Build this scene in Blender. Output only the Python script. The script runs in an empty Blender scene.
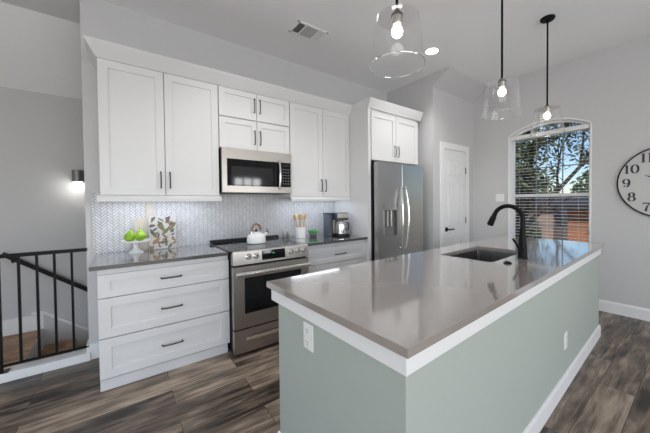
import bpy, bmesh, math, random
from mathutils import Vector, Matrix
R = math.radians
random.seed(7)
sc = bpy.context.scene
col = sc.collection

# ------------------------------------------------------------------ camera, world, sun, area lights, exposure
HC = 1.338
def make_camera():
    f, yaw, pitch, roll, cx, cy = 283.921, R(52.875), R(1.112), R(-0.564), 12.828, -8.093
    fwd0 = Vector((math.cos(yaw), math.sin(yaw), 0)); rt = Vector((math.sin(yaw), -math.cos(yaw), 0)); up0 = Vector((0, 0, 1))
    fwd = fwd0 * math.cos(pitch) - up0 * math.sin(pitch)
    up = up0 * math.cos(pitch) + fwd0 * math.sin(pitch)
    r2 = rt * math.cos(roll) + up * math.sin(roll)
    u2 = -rt * math.sin(roll) + up * math.cos(roll)
    cd = bpy.data.cameras.new('camera'); co = bpy.data.objects.new('camera', cd); col.objects.link(co)
    m = Matrix(((r2.x, u2.x, -fwd.x, 0), (r2.y, u2.y, -fwd.y, 0), (r2.z, u2.z, -fwd.z, HC), (0, 0, 0, 1)))
    co.matrix_world = m
    cd.sensor_width = 36; cd.sensor_fit = 'HORIZONTAL'
    cd.lens = f / 650 * 36
    cd.shift_x = -cx / 650; cd.shift_y = cy / 650
    cd.clip_start = 0.02; cd.clip_end = 200
    sc.camera = co
make_camera()

w = bpy.data.worlds.new('world'); sc.world = w; w.use_nodes = True
wn = w.node_tree.nodes; wl = w.node_tree.links; wn.clear()
sky = wn.new('ShaderNodeTexSky'); sky.sky_type = 'NISHITA'; sky.sun_disc = False
sky.sun_elevation = R(48); sky.sun_rotation = R(200); sky.air_density = 1.0; sky.dust_density = 0.1; sky.ozone_density = 4.0
bg = wn.new('ShaderNodeBackground'); bg.inputs[1].default_value = 0.15
wo = wn.new('ShaderNodeOutputWorld')
wl.new(sky.outputs[0], bg.inputs[0]); wl.new(bg.outputs[0], wo.inputs[0])

def add_sun(rot, e, ang=1.5):
    l = bpy.data.lights.new('sun', 'SUN'); l.energy = e; l.angle = R(ang); l.color = (1, .95, .88)
    o = bpy.data.objects.new('sun', l); o.rotation_euler = rot; col.objects.link(o)
add_sun((R(42), 0, R(-75)), 3.0)

def add_area(name, loc, target, sx, sy, e, color=(1, 1, 1)):
    l = bpy.data.lights.new(name, 'AREA'); l.shape = 'RECTANGLE'; l.size = sx; l.size_y = sy; l.energy = e; l.color = color
    o = bpy.data.objects.new(name, l); col.objects.link(o); o.location = loc
    o.rotation_euler = (Vector(target) - Vector(loc)).to_track_quat('-Z', 'Y').to_euler()
    return o
COOL = (0.975, 0.985, 1.0)
add_area('key_light_wide_window', (-0.1, -3.60, 1.30), (-0.1, 0, 1.30), 4.2, 2.3, 112, COOL)  # key light added in an unseen wide window
add_area('daylight_triple_window', (3.29, -3.60, 1.55), (3.29, 0, 1.55), 0.92, 1.35, 38, COOL)
add_area('daylight_side_window', (-2.72, 0.3, 1.30), (0, 0.3, 1.30), 4.4, 2.2, 36, COOL)  # unseen left window, enlarged to spread softer light

sc.view_settings.view_transform = 'Standard'; sc.view_settings.look = 'None'
sc.view_settings.gamma = 1.0; sc.view_settings.use_curve_mapping = False
sc.view_settings.exposure = 0.12
sc.cycles.transparent_max_bounces = 24
sc.cycles.diffuse_bounces = 6; sc.cycles.sample_clamp_indirect = 3.0; sc.cycles.sample_clamp_direct = 6.0

# ------------------------------------------------------------------ materials
def s2l(c):
    return tuple(((x / 255) / 12.92 if x / 255 <= .04045 else ((x / 255 + .055) / 1.055) ** 2.4) for x in c)
def mat(name, rgb, rough=.5, metal=0.0, spec=.5, emis=None, estr=0.0, coat=0.0, coat_ior=1.5, noise=0.0, nscale=20.0, bump=0.0, bscale=60.0, stretch=None, alpha=None):
    m = bpy.data.materials.new(name); m.use_nodes = True
    nt = m.node_tree; b = nt.nodes['Principled BSDF']
    b.inputs['Base Color'].default_value = (*rgb, 1); b.inputs['Roughness'].default_value = rough
    b.inputs['Metallic'].default_value = metal; b.inputs['Specular IOR Level'].default_value = spec
    b.inputs['Coat Weight'].default_value = coat; b.inputs['Coat Roughness'].default_value = .07; b.inputs['Coat IOR'].default_value = coat_ior
    if emis: b.inputs['Emission Color'].default_value = (*emis, 1); b.inputs['Emission Strength'].default_value = estr
    if noise or bump:
        tc = nt.nodes.new('ShaderNodeTexCoord'); mp = nt.nodes.new('ShaderNodeMapping')
        if stretch: mp.inputs['Scale'].default_value = stretch
        nt.links.new(tc.outputs['Object'], mp.inputs[0])
    if noise:
        n = nt.nodes.new('ShaderNodeTexNoise'); n.inputs['Scale'].default_value = nscale; n.inputs['Detail'].default_value = 5
        nt.links.new(mp.outputs[0], n.inputs[0])
        mx = nt.nodes.new('ShaderNodeMix'); mx.data_type = 'RGBA'
        mx.inputs[6].default_value = (*[c * (1 - noise) for c in rgb], 1); mx.inputs[7].default_value = (*[min(1, c * (1 + noise)) for c in rgb], 1)
        nt.links.new(n.outputs[0], mx.inputs[0]); nt.links.new(mx.outputs[2], b.inputs['Base Color'])
    if bump:
        n2 = nt.nodes.new('ShaderNodeTexNoise'); n2.inputs['Scale'].default_value = bscale; n2.inputs['Detail'].default_value = 4
        nt.links.new(mp.outputs[0], n2.inputs[0])
        bp = nt.nodes.new('ShaderNodeBump'); bp.inputs['Strength'].default_value = bump; bp.inputs['Distance'].default_value = .004
        nt.links.new(n2.outputs[0], bp.inputs['Height']); nt.links.new(bp.outputs[0], b.inputs['Normal'])
    return m

M = {}
M['wall'] = mat('wall_paint', (.56, .56, .565), .75, spec=.25, bump=.25, bscale=90)
M['ceil'] = mat('ceiling_paint', (.83, .83, .835), .85, spec=.2, bump=.25, bscale=90)
M['trim'] = mat('trim_white', (.80, .80, .80), .4)
M['cab'] = mat('cabinet_white', (.68, .68, .685), .38, spec=.4)
M['door'] = mat('door_white', (.76, .76, .76), .4)
M['green'] = mat('island_sage_paint', (.405, .445, .408), .6, spec=.3, bump=.2, bscale=90)
M['quartz'] = mat('island_quartz_taupe', (.315, .282, .262), .12, spec=.6, coat=1.0, coat_ior=1.9, noise=.05, nscale=180)
M['quartz2'] = mat('counter_quartz_grey', (.075, .073, .071), .12, spec=.6, coat=1.0, coat_ior=1.6, noise=.06, nscale=160)
M['steel'] = mat('stainless_steel', (.45, .42, .39), .33, 1.0, noise=.06, nscale=12, stretch=(1, 1, 40))
M['steel_dark'] = mat('fridge_steel', (.47, .465, .46), .28, 1.0, noise=.06, nscale=10, stretch=(1, 1, 40))
M['chrome'] = mat('bright_metal', (.82, .81, .80), .16, 1.0)
M['sinksteel'] = mat('sink_steel', (.30, .29, .285), .30, 1.0, noise=.05, nscale=40)
M['blackglass'] = mat('black_glass', (.006, .006, .008), .05, spec=.4)
M['glassgrey'] = mat('dark_window_glass', (.022, .022, .024), .06, spec=.6)
M['black'] = mat('black_metal', (.007, .007, .008), .4, spec=.12)
M['blackp'] = mat('black_plastic', (.014, .014, .016), .4, spec=.3)
M['bronze'] = mat('handle_bronze', (.075, .068, .062), .35, .8)
M['bluegrey'] = mat('dark_blue_plastic', (.05, .062, .085), .3)
M['grout'] = mat('grout_grey', (.22, .22, .235), .8)
M['white'] = mat('white_ceramic', (.82, .82, .82), .22)
M['plastic'] = mat('white_plastic', (.80, .80, .79), .35)
M['slot'] = mat('socket_slot', (.12, .12, .12), .5)
M['wood'] = mat('wood_light', (.62, .43, .22), .5, noise=.25, nscale=14, stretch=(8, 8, 1))
M['woodh'] = mat('wood_handle', (.26, .13, .05), .4, noise=.25, nscale=30)
M['board'] = mat('board_whitewashed_wood', (.48, .43, .37), .55, noise=.22, nscale=9, stretch=(9, 9, 1))
M['canvas'] = mat('canvas_pale', (.50, .475, .46), .8, noise=.12, nscale=25)
M['leaf1'] = mat('print_olive', (.15, .145, .085), .8); M['leaf2'] = mat('print_brown', (.30, .19, .105), .8); M['leaf3'] = mat('print_dark', (.10, .09, .085), .8)
M['pear'] = mat('pear_green', (.22, .40, .012), .35, noise=.25, nscale=25)
M['stem'] = mat('stem_brown', (.09, .05, .02), .7)
M['plant'] = mat('plant_green', (.07, .36, .08), .5, noise=.3, nscale=60)
M['soil'] = mat('pebble_grey', (.35, .32, .30), .8, noise=.4, nscale=200)
M['clockface'] = mat('clock_face', (.48, .48, .475), .5, coat=.5)
M['ink'] = mat('numeral_ink', (.022, .02, .03), .6)
M['blind'] = mat('blind_white', (.78, .78, .78), .5)
M['muntin'] = mat('grille_grey', (.22, .23, .24), .6)
M['sconce'] = mat('sconce_metal', (.22, .22, .22), .45, .6)
M['bulb'] = mat('bulb_glow', (1, 1, 1), .4, emis=(1, .97, .93), estr=110)
M['led'] = mat('led_glow', (1, 1, 1), .4, emis=(.80, .88, 1), estr=1.6)
M['canlight'] = mat('downlight_glow', (1, 1, 1), .4, emis=(1, .97, .92), estr=14)
M['green_digits'] = mat('display_green', (.02, .2, .04), .4, emis=(.1, .8, .25), estr=.6)
M['vent_dark'] = mat('vent_shadowed', (.16, .16, .16), .7)
M['vent_light'] = mat('vent_grey', (.42, .42, .42), .6)
M['bark'] = mat('bark', (.075, .055, .042), .9, noise=.4, nscale=12)
M['foliage'] = mat('leaf_green', (.10, .125, .045), .6, noise=.5, nscale=1.2)
M['foliage2'] = mat('leaf_olive', (.16, .15, .075), .6, noise=.5, nscale=1.2)
M['shrub'] = mat('shrub_green', (.07, .10, .035), .7, noise=.5, nscale=2)
M['grass'] = mat('lawn', (.12, .14, .05), .9, noise=.4, nscale=3)
M['roof'] = mat('roof_shingle', (.045, .042, .045), .9, noise=.4, nscale=8)
M['orange'] = None

def glass_mat(name, tint=(1, 1, 1), refl=.9, rough=0.0, base=.03):
    m = bpy.data.materials.new(name); m.use_nodes = True; nt = m.node_tree; nt.nodes.clear()
    o = nt.nodes.new('ShaderNodeOutputMaterial'); mx = nt.nodes.new('ShaderNodeMixShader')
    t = nt.nodes.new('ShaderNodeBsdfTransparent'); t.inputs[0].default_value = (*tint, 1)
    g = nt.nodes.new('ShaderNodeBsdfGlossy'); g.inputs['Roughness'].default_value = rough; g.inputs[0].default_value = (1, 1, 1, 1)
    lw = nt.nodes.new('ShaderNodeLayerWeight'); lw.inputs[0].default_value = .25
    mr = nt.nodes.new('ShaderNodeMapRange'); mr.inputs[3].default_value = base; mr.inputs[4].default_value = refl
    nt.links.new(lw.outputs['Facing'], mr.inputs[0])
    pw = nt.nodes.new('ShaderNodeMath'); pw.operation = 'POWER'; pw.inputs[1].default_value = 1.6
    nt.links.new(mr.outputs[0], pw.inputs[0])
    nt.links.new(pw.outputs[0], mx.inputs[0]); nt.links.new(t.outputs[0], mx.inputs[1]); nt.links.new(g.outputs[0], mx.inputs[2]); nt.links.new(mx.outputs[0], o.inputs[0])
    return m
M['glass'] = glass_mat('clear_glass', (.985, .985, .985), .8, .0, .055)
M['rimglass'] = glass_mat('glass_rim', (.95, .95, .95), .95, .05, .45)
M['pane'] = glass_mat('window_pane', (.95, .96, .96), .5, 0, .03)
M['jarglass'] = glass_mat('jar_glass', (.80, .81, .82), .8, .02, .08)

def wood_floor(name, cols, plank=(1.25, .185), rough=.33, along='x'):
    m = bpy.data.materials.new(name); m.use_nodes = True; nt = m.node_tree; b = nt.nodes['Principled BSDF']; L = nt.links.new
    tc = nt.nodes.new('ShaderNodeTexCoord'); mp = nt.nodes.new('ShaderNodeMapping'); L(tc.outputs['Object'], mp.inputs[0])
    mp.inputs['Location'].default_value = (.53, .065, 0)
    if along == 'y': mp.inputs['Rotation'].default_value = (0, 0, R(90))
    br = nt.nodes.new('ShaderNodeTexBrick'); L(mp.outputs[0], br.inputs[0])
    br.inputs['Color1'].default_value = (0, 0, 0, 1); br.inputs['Color2'].default_value = (1, 1, 1, 1); br.inputs['Mortar'].default_value = (.5, .5, .5, 1)
    br.inputs['Scale'].default_value = 1; br.inputs['Mortar Size'].default_value = .0016; br.inputs['Brick Width'].default_value = plank[0]; br.inputs['Row Height'].default_value = plank[1]
    br.inputs['Bias'].default_value = 0; br.offset = .37; br.offset_frequency = 2
    vm = nt.nodes.new('ShaderNodeVectorMath'); vm.operation = 'MULTIPLY_ADD'; L(br.outputs['Color'], vm.inputs[0]); vm.inputs[1].default_value = (9, 17, 5); L(mp.outputs[0], vm.inputs[2])
    mp2 = nt.nodes.new('ShaderNodeMapping'); mp2.inputs['Scale'].default_value = (1.6, 15, 1); L(vm.outputs[0], mp2.inputs[0])
    n1 = nt.nodes.new('ShaderNodeTexNoise'); n1.inputs['Scale'].default_value = 1.5; n1.inputs['Detail'].default_value = 7; n1.inputs['Roughness'].default_value = .62; n1.inputs['Distortion'].default_value = .6; L(mp2.outputs[0], n1.inputs[0])
    mp3 = nt.nodes.new('ShaderNodeMapping'); mp3.inputs['Scale'].default_value = (2.2, 5, 1); L(vm.outputs[0], mp3.inputs[0])
    n2 = nt.nodes.new('ShaderNodeTexNoise'); n2.inputs['Scale'].default_value = 1.6; n2.inputs['Detail'].default_value = 4; L(mp3.outputs[0], n2.inputs[0])
    a = nt.nodes.new('ShaderNodeMath'); a.operation = 'MULTIPLY_ADD'; L(br.outputs['Color'], a.inputs[0]); a.inputs[1].default_value = .34; 
    c = nt.nodes.new('ShaderNodeMath'); c.operation = 'MULTIPLY_ADD'; L(n1.outputs[0], c.inputs[0]); c.inputs[1].default_value = 1.25; 
    d = nt.nodes.new('ShaderNodeMath'); d.operation = 'MULTIPLY_ADD'; L(n2.outputs[0], d.inputs[0]); d.inputs[1].default_value = .7; d.inputs[2].default_value = -.62
    L(d.outputs[0], c.inputs[2]); L(c.outputs[0], a.inputs[2])
    cr = nt.nodes.new('ShaderNodeValToRGB'); L(a.outputs[0], cr.inputs[0])
    e = cr.color_ramp.elements; e[0].position = .25; e[0].color = (*cols[0], 1); e[1].position = .88; e[1].color = (*cols[2], 1)
    q = e.new(.52); q.color = (*cols[1], 1)
    mx = nt.nodes.new('ShaderNodeMix'); mx.data_type = 'RGBA'; L(br.outputs['Fac'], mx.inputs[0]); L(cr.outputs[0], mx.inputs[6]); mx.inputs[7].default_value = (*[v * .7 for v in cols[0]], 1)
    L(mx.outputs[2], b.inputs['Base Color']); b.inputs['Roughness'].default_value = rough; b.inputs['Specular IOR Level'].default_value = .45
    bp = nt.nodes.new('ShaderNodeBump'); bp.inputs['Strength'].default_value = .12; bp.inputs['Distance'].default_value = .003; L(n1.outputs[0], bp.inputs['Height']); L(bp.outputs[0], b.inputs['Normal'])
    return m
M['floor'] = wood_floor('floor_dark_plank', (s2l((45, 37, 31)), s2l((114, 100, 87)), s2l((180, 162, 143))))
M['landing'] = wood_floor('landing_brown_plank', (s2l((120, 86, 58)), s2l((188, 145, 104)), s2l((224, 188, 148))), rough=.4)

def tile_mat():
    m = bpy.data.materials.new('herringbone_tile'); m.use_nodes = True; nt = m.node_tree; b = nt.nodes['Principled BSDF']
    g = nt.nodes.new('ShaderNodeNewGeometry'); cr = nt.nodes.new('ShaderNodeValToRGB')
    cr.color_ramp.elements[0].color = (.53, .535, .56, 1); cr.color_ramp.elements[1].color = (.63, .635, .66, 1)
    nt.links.new(g.outputs['Random Per Island'], cr.inputs[0]); nt.links.new(cr.outputs[0], b.inputs['Base Color'])
    b.inputs['Roughness'].default_value = .25; return m
M['tile'] = tile_mat()
def brick_mat(name, c1, c2, mort, sx=.22, sy=.075):
    m = bpy.data.materials.new(name); m.use_nodes = True; nt = m.node_tree; b = nt.nodes['Principled BSDF']
    tc = nt.nodes.new('ShaderNodeTexCoord'); mp = nt.nodes.new('ShaderNodeMapping'); mp.inputs['Rotation'].default_value = (R(90), 0, R(90))
    cb = nt.nodes.new('ShaderNodeCombineXYZ'); sp = nt.nodes.new('ShaderNodeSeparateXYZ'); nt.links.new(tc.outputs['Object'], sp.inputs[0])
    nt.links.new(sp.outputs[1], cb.inputs[0]); nt.links.new(sp.outputs[2], cb.inputs[1])
    br = nt.nodes.new('ShaderNodeTexBrick'); nt.links.new(cb.outputs[0], br.inputs[0])
    br.inputs['Color1'].default_value = (*c1, 1); br.inputs['Color2'].default_value = (*c2, 1); br.inputs['Mortar'].default_value = (*mort, 1)
    br.inputs['Scale'].default_value = 1; br.inputs['Brick Width'].default_value = sx; br.inputs['Row Height'].default_value = sy; br.inputs['Mortar Size'].default_value = .008
    nt.links.new(br.outputs[0], b.inputs['Base Color']); b.inputs['Roughness'].default_value = .9; return m
M['orange'] = brick_mat('brick_orange', (.52, .17, .06), (.42, .13, .05), (.45, .3, .2))
M['tan'] = brick_mat('brick_tan_pink', (.46, .31, .25), (.36, .23, .18), (.4, .34, .3))

# ------------------------------------------------------------------ mesh helpers
class MB:
    def __init__(s): s.bm = bmesh.new()
    def _merge(s, b, mtx=None):
        if mtx is not None: bmesh.ops.transform(b, matrix=mtx, verts=b.verts)
        vm = {}
        for v in b.verts: vm[v] = s.bm.verts.new(v.co)
        for f in b.faces:
            try: s.bm.faces.new([vm[v] for v in f.verts])
            except ValueError: pass
        b.free()
    def box(s, x0, x1, y0, y1, z0, z1, bev=0.0, mtx=None, seg=2):
        b = bmesh.new(); r = bmesh.ops.create_cube(b, size=1)
        x0, x1 = min(x0, x1), max(x0, x1); y0, y1 = min(y0, y1), max(y0, y1); z0, z1 = min(z0, z1), max(z0, z1)
        for v in b.verts: v.co = Vector(((x0 + x1) / 2 + v.co.x * (x1 - x0), (y0 + y1) / 2 + v.co.y * (y1 - y0), (z0 + z1) / 2 + v.co.z * (z1 - z0)))
        if bev > 0:
            bev = min(bev, .49 * min(x1 - x0, y1 - y0, z1 - z0))
            bmesh.ops.bevel(b, geom=list(b.edges), offset=bev, segments=seg, affect='EDGES', profile=.5)
        s._merge(b, mtx); return s
    def lathe(s, prof, c=(0, 0, 0), seg=32, mtx=None, cap=True, sx=1, sy=1):
        b = bmesh.new(); rings = []
        for r, z in prof:
            if r < 1e-6: rings.append([b.verts.new((0, 0, z))])
            else: rings.append([b.verts.new((r * sx * math.cos(2 * math.pi * i / seg), r * sy * math.sin(2 * math.pi * i / seg), z)) for i in range(seg)])
        for A, B in zip(rings, rings[1:]):
            for i in range(seg):
                j = (i + 1) % seg
                if len(A) == 1 and len(B) == 1: continue
                if len(A) == 1: b.faces.new((A[0], B[i], B[j]))
                elif len(B) == 1: b.faces.new((A[i], A[j], B[0]))
                else: b.faces.new((A[i], A[j], B[j], B[i]))
        if cap:
            if len(rings[0]) > 2: b.faces.new(list(reversed(rings[0])))
            if len(rings[-1]) > 2: b.faces.new(rings[-1])
        bmesh.ops.recalc_face_normals(b, faces=b.faces)
        m = Matrix.Translation(c)
        s._merge(b, (mtx @ m) if mtx is not None else m); return s
    def cyl(s, p0, p1, r0, r1=None, seg=16):
        return s.tube([p0, p1], [r0, r0 if r1 is None else r1], seg)
    def tube(s, pts, r, seg=12, flat=None):
        pts = [Vector(p) for p in pts]; n = len(pts)
        rs = r if isinstance(r, (list, tuple)) else [r] * n
        b = bmesh.new(); rings = []; ref = None
        for i, p in enumerate(pts):
            t = (pts[min(i + 1, n - 1)] - pts[max(i - 1, 0)]).normalized()
            if ref is None: ref = Vector((0, 0, 1)) if abs(t.z) < .9 else Vector((1, 0, 0))
            u = ref - t * ref.dot(t)
            if u.length < 1e-5: u = t.orthogonal()
            u.normalize(); v = t.cross(u); ref = u
            ring = []
            for k in range(seg):
                a = 2 * math.pi * k / seg
                ring.append(b.verts.new(p + (u * math.cos(a) + v * math.sin(a) * (flat or 1)) * rs[i]))
            rings.append(ring)
        for A, B in zip(rings, rings[1:]):
            for k in range(seg):
                j = (k + 1) % seg; b.faces.new((A[k], A[j], B[j], B[k]))
        b.faces.new(list(reversed(rings[0]))); b.faces.new(rings[-1])
        bmesh.ops.recalc_face_normals(b, faces=b.faces)
        s._merge(b); return s
    def prism(s, poly, axis, a0, a1, mtx=None):
        """poly of 2-D points; axis 'x': (y,z), 'y': (x,z), 'z': (x,y)"""
        b = bmesh.new()
        def p3(p, a): return {'x': (a, p[0], p[1]), 'y': (p[0], a, p[1]), 'z': (p[0], p[1], a)}[axis]
        A = [b.verts.new(p3(p, a0)) for p in poly]; B = [b.verts.new(p3(p, a1)) for p in poly]; n = len(poly)
        b.faces.new(A); b.faces.new(list(reversed(B)))
        for i in range(n): b.faces.new((A[i], B[i], B[(i + 1) % n], A[(i + 1) % n]))
        bmesh.ops.recalc_face_normals(b, faces=b.faces)
        s._merge(b, mtx); return s
    def poly(s, pts):
        s.bm.faces.new([s.bm.verts.new(p) for p in pts]); return s
    def sphere(s, c, r, seg=20, scale=(1, 1, 1), mtx=None):
        b = bmesh.new(); bmesh.ops.create_uvsphere(b, u_segments=seg, v_segments=seg // 2, radius=r)
        for v in b.verts: v.co = Vector((v.co.x * scale[0], v.co.y * scale[1], v.co.z * scale[2]))
        m = Matrix.Translation(c)
        s._merge(b, m @ mtx if mtx is not None else m); return s
    def build(s, name, m, parent=None, local=False, sharp=38):
        me = bpy.data.meshes.new(name); bm = s.bm
        if parent is not None and not local:
            off = Vector((0, 0, 0)); p = parent
            while p is not None: off += p.location; p = p.parent
            bmesh.ops.translate(bm, verts=bm.verts, vec=-off)
        bm.normal_update()
        for f in bm.faces: f.smooth = True
        for e in bm.edges:
            if len(e.link_faces) == 2:
                e.smooth = e.link_faces[0].normal.angle(e.link_faces[1].normal, 0) < R(sharp)
            else: e.smooth = False
        bm.to_mesh(me); bm.free()
        if m is not None:
            for q in (m if isinstance(m, (list, tuple)) else [m]): me.materials.append(q)
        o = bpy.data.objects.new(name, me); col.objects.link(o)
        if len(me.polygons) < 1500:      # keep large flats flat beside small bevels
            wm = o.modifiers.new('weighted_normal', 'WEIGHTED_NORMAL'); wm.keep_sharp = True; wm.weight = 90
        if parent is not None: o.parent = parent
        return o

def tag(o, label=None, cat=None, group=None, kind=None):
    if label: o['label'] = label
    if cat: o['category'] = cat
    if group: o['group'] = group
    if kind: o['kind'] = kind
    return o
def thing(name, label, cat, loc=(0, 0, 0), rz=0, group=None):
    o = bpy.data.objects.new(name, None); o.empty_display_size = .05; col.objects.link(o); o.location = loc; o.rotation_euler = (0, 0, rz)
    return tag(o, label, cat, group)
def struct(o): o['kind'] = 'structure'; return o
def center_origin(o):
    """move a top-level mesh's origin to its base centre"""
    vs = [v.co for v in o.data.vertices]
    c = Vector(((min(v.x for v in vs) + max(v.x for v in vs)) / 2, (min(v.y for v in vs) + max(v.y for v in vs)) / 2, min(v.z for v in vs)))
    o.data.transform(Matrix.Translation(-c)); o.location = c; return o

# ------------------------------------------------------------------ room dimensions
XW, YW, ZC = 4.606, 3.257, 3.137          # window wall, cabinet wall, ceiling
YP, XP = 2.385, 3.50                      # pantry front, pantry side
XE = -0.258                               # free end of the cabinet wall
XL, YF0, YS = -2.62, -3.5, 4.40           # left wall, wall behind the camera, stair wall
T = .12

# ------------------------------------------------------------------ the setting
struct(MB().poly([(XL, YF0, 0), (XW, YF0, 0), (XW, YW, 0), (XL, YW, 0)]).build('floor', M['floor']))
b = MB(); b.prism([(XL, YW), (-.712, YW), (-.712, YS), (XL, YS)], 'z', -.03, 0); struct(b.build('floor_landing', M['landing']))
b = MB()
b.poly([(XL, YF0, ZC), (XL, 3.80, ZC), (XW, 3.80, ZC), (XW, YF0, ZC)])
b.poly([(XL, 3.80, ZC), (XL, YS, 2.56), (XW, YS, 2.56), (XW, 3.80, ZC)])
struct(b.build('ceiling', M['ceil']))
struct(MB().prism([(YP - .0005, 2.95), (YP - .0005, ZC), (2.14, ZC)], 'x', XP, XW).build('ceiling_slope', M['wall']))
struct(MB().box(XE, XP, YW, YW + T, -.4, ZC).build('wall_back', M['wall']))
struct(MB().box(XL, XW, YS, YS + .1, -2.6, 2.7).build('wall_stair', M['wall']))
b = MB(); b.box(XP, XW, YP, YW, 0, ZC); struct(b.build('wall_pantry', M['wall']))

def wall_with_hole(axis, pos, th, a0, a1, z0, z1, holes, m, name):
    """axis 'x': wall in the plane x=pos spanning y a0..a1 ; holes = list of (h0,h1,zb,zt)"""
    mb = MB(); cuts = sorted(holes); cur = a0
    def bx(p0, p1, q0, q1):
        if p1 - p0 < 1e-4 or q1 - q0 < 1e-4: return
        if axis == 'x': mb.box(pos, pos + th, p0, p1, q0, q1)
        else: mb.box(p0, p1, pos, pos + th, q0, q1)
    for h0, h1, zb, zt in cuts:
        bx(cur, h0, z0, z1); bx(h0, h1, z0, zb); bx(h0, h1, zt, z1); cur = h1
    bx(cur, a1, z0, z1)
    return struct(mb.build(name, m))

# window wall with a segmental-arched opening
WY0, WY1, WZ0, WZS, WZT = .915, 1.83, .56, 2.295, 2.425
yc = (WY0 + WY1) / 2; hw = (WY1 - WY0) / 2; sag = WZT - WZS; AR = (hw * hw + sag * sag) / (2 * sag); ACZ = WZT - AR
def arch(y, extra=0): return ACZ + math.sqrt(max(0, (AR + extra) ** 2 - (y - yc) ** 2))
NA = 20
b = MB(); W2 = XW + .14
b.box(XW, W2, YF0, WY0, -.2, ZC); b.box(XW, W2, WY1, YW, -.2, ZC); b.box(XW, W2, WY0, WY1, -.2, WZ0)
for i in range(NA):
    y0 = WY0 + (WY1 - WY0) * i / NA; y1 = WY0 + (WY1 - WY0) * (i + 1) / NA
    b.prism([(y0, arch(y0)), (y1, arch(y1)), (y1, ZC), (y0, ZC)], 'x', XW, W2)
struct(b.build('wall_right', M['wall']))
wall_with_hole('x', XL, -.12, YF0, YS, 0, ZC, [(-1.9, 2.5, .15, 2.4)], M['wall'], 'wall_left')
wall_with_hole('y', YF0, -.12, XL, XW, 0, ZC, [(-2.2, 2.0, .15, 2.45), (2.84, 3.74, .88, 2.22)], M['wall'], 'wall_front')

# --- arched window
win = struct(bpy.data.objects.new('window_1', None)); col.objects.link(win); win.location = (XW, yc, WZ0)
fx0, fx1 = XW + .075, XW + .125
b = MB(); ft = .028
b.box(fx0, fx1, WY0, WY0 + ft, WZ0, WZS); b.box(fx0, fx1, WY1 - ft, WY1, WZ0, WZS); b.box(fx0, fx1, WY0, WY1, WZ0, WZ0 + .035)
for i in range(NA):
    y0 = WY0 + (WY1 - WY0) * i / NA; y1 = WY0 + (WY1 - WY0) * (i + 1) / NA
    b.prism([(y0, arch(y0) - .03), (y1, arch(y1) - .03), (y1, arch(y1)), (y0, arch(y0))], 'x', fx0, fx1)
b.build('frame', M['trim'], win)
b = MB()   # reveal lining and thin outer lip
b.box(XW - .006, fx0, WY0 - .012, WY0 + .006, WZ0, WZS); b.box(XW - .006, fx0, WY1 - .006, WY1 + .022, WZ0, WZS)
for i in range(NA):
    y0 = WY0 + (WY1 - WY0) * i / NA; y1 = WY0 + (WY1 - WY0) * (i + 1) / NA
    b.prism([(y0, arch(y0) - .006), (y1, arch(y1) - .006), (y1, arch(y1) + .016), (y0, arch(y0) + .016)], 'x', XW - .006, fx0)
b.build('lining', M['trim'], win)
MB().box(XW - .03, fx0, WY0 - .03, WY1 + .03, WZ0 - .025, WZ0, .004).build('sill', M['trim'], win)
MB().box(fx0 - .01, fx1, WY0, WY1, 1.395, 1.437).build('meeting_rail', M['trim'], win)
MB().box(fx0, fx1, WY0, WY1, 2.235, 2.275).build('transom_bar', M['trim'], win)
b = MB()
for k in (1, 2):
    y = WY0 + (WY1 - WY0) * k / 3; b.box(fx0 + .03, fx0 + .042, y - .006, y + .006, WZ0, 2.24)
b.box(fx0 + .03, fx0 + .042, WY0, WY1, 1.80, 1.812); b.box(fx0 + .03, fx0 + .042, WY0, WY1, .98, .992)
b.box(fx0 + .03, fx0 + .042, yc - .006, yc + .006, 2.26, arch(yc) - .02)
b.build('grille', M['muntin'], win)
b = MB(); P_ = [(fx0 + .05, WY0 + .01, WZ0 + .01), (fx0 + .05, WY1 - .01, WZ0 + .01), (fx0 + .05, WY1 - .01, WZS)]
P_ += [(fx0 + .05, WY1 - .01 - (WY1 - WY0 - .02) * i / 12, arch(WY1 - .01 - (WY1 - WY0 - .02) * i / 12) - .01) for i in range(13)]
P_ += [(fx0 + .05, WY0 + .01, WZS)]
b.poly(P_).build('pane', M['pane'], win)

bl = thing('window_blind', 'white horizontal slat blind with open slats hanging inside the arched window', 'blind', (XW + .04, yc, WZ0))
MB().box(XW + .008, XW + .062, WY0 + .012, WY1 - .012, 2.235, 2.29, .004).build('headrail', M['blind'], bl)
b = MB(); z = 2.2
while z > WZ0 + .07:
    b.box(-.0125, .0125, WY0 + .014, WY1 - .014, -.0009, .0009, mtx=Matrix.Translation((XW + .036, 0, z)) @ Matrix.Rotation(R(-9), 4, 'Y')); z -= .0435
b.build('slats', M['blind'], bl)
b = MB()
for y in (WY0 + .12, yc, WY1 - .12): b.cyl((XW + .036, y, WZ0 + .06), (XW + .036, y, 2.24), .0012, seg=6)
b.build('ladder_cord', M['blind'], bl)
MB().box(XW + .012, XW + .060, WY0 + .014, WY1 - .014, WZ0 + .012, WZ0 + .032, .004).build('bottom_rail', M['blind'], bl)

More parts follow.
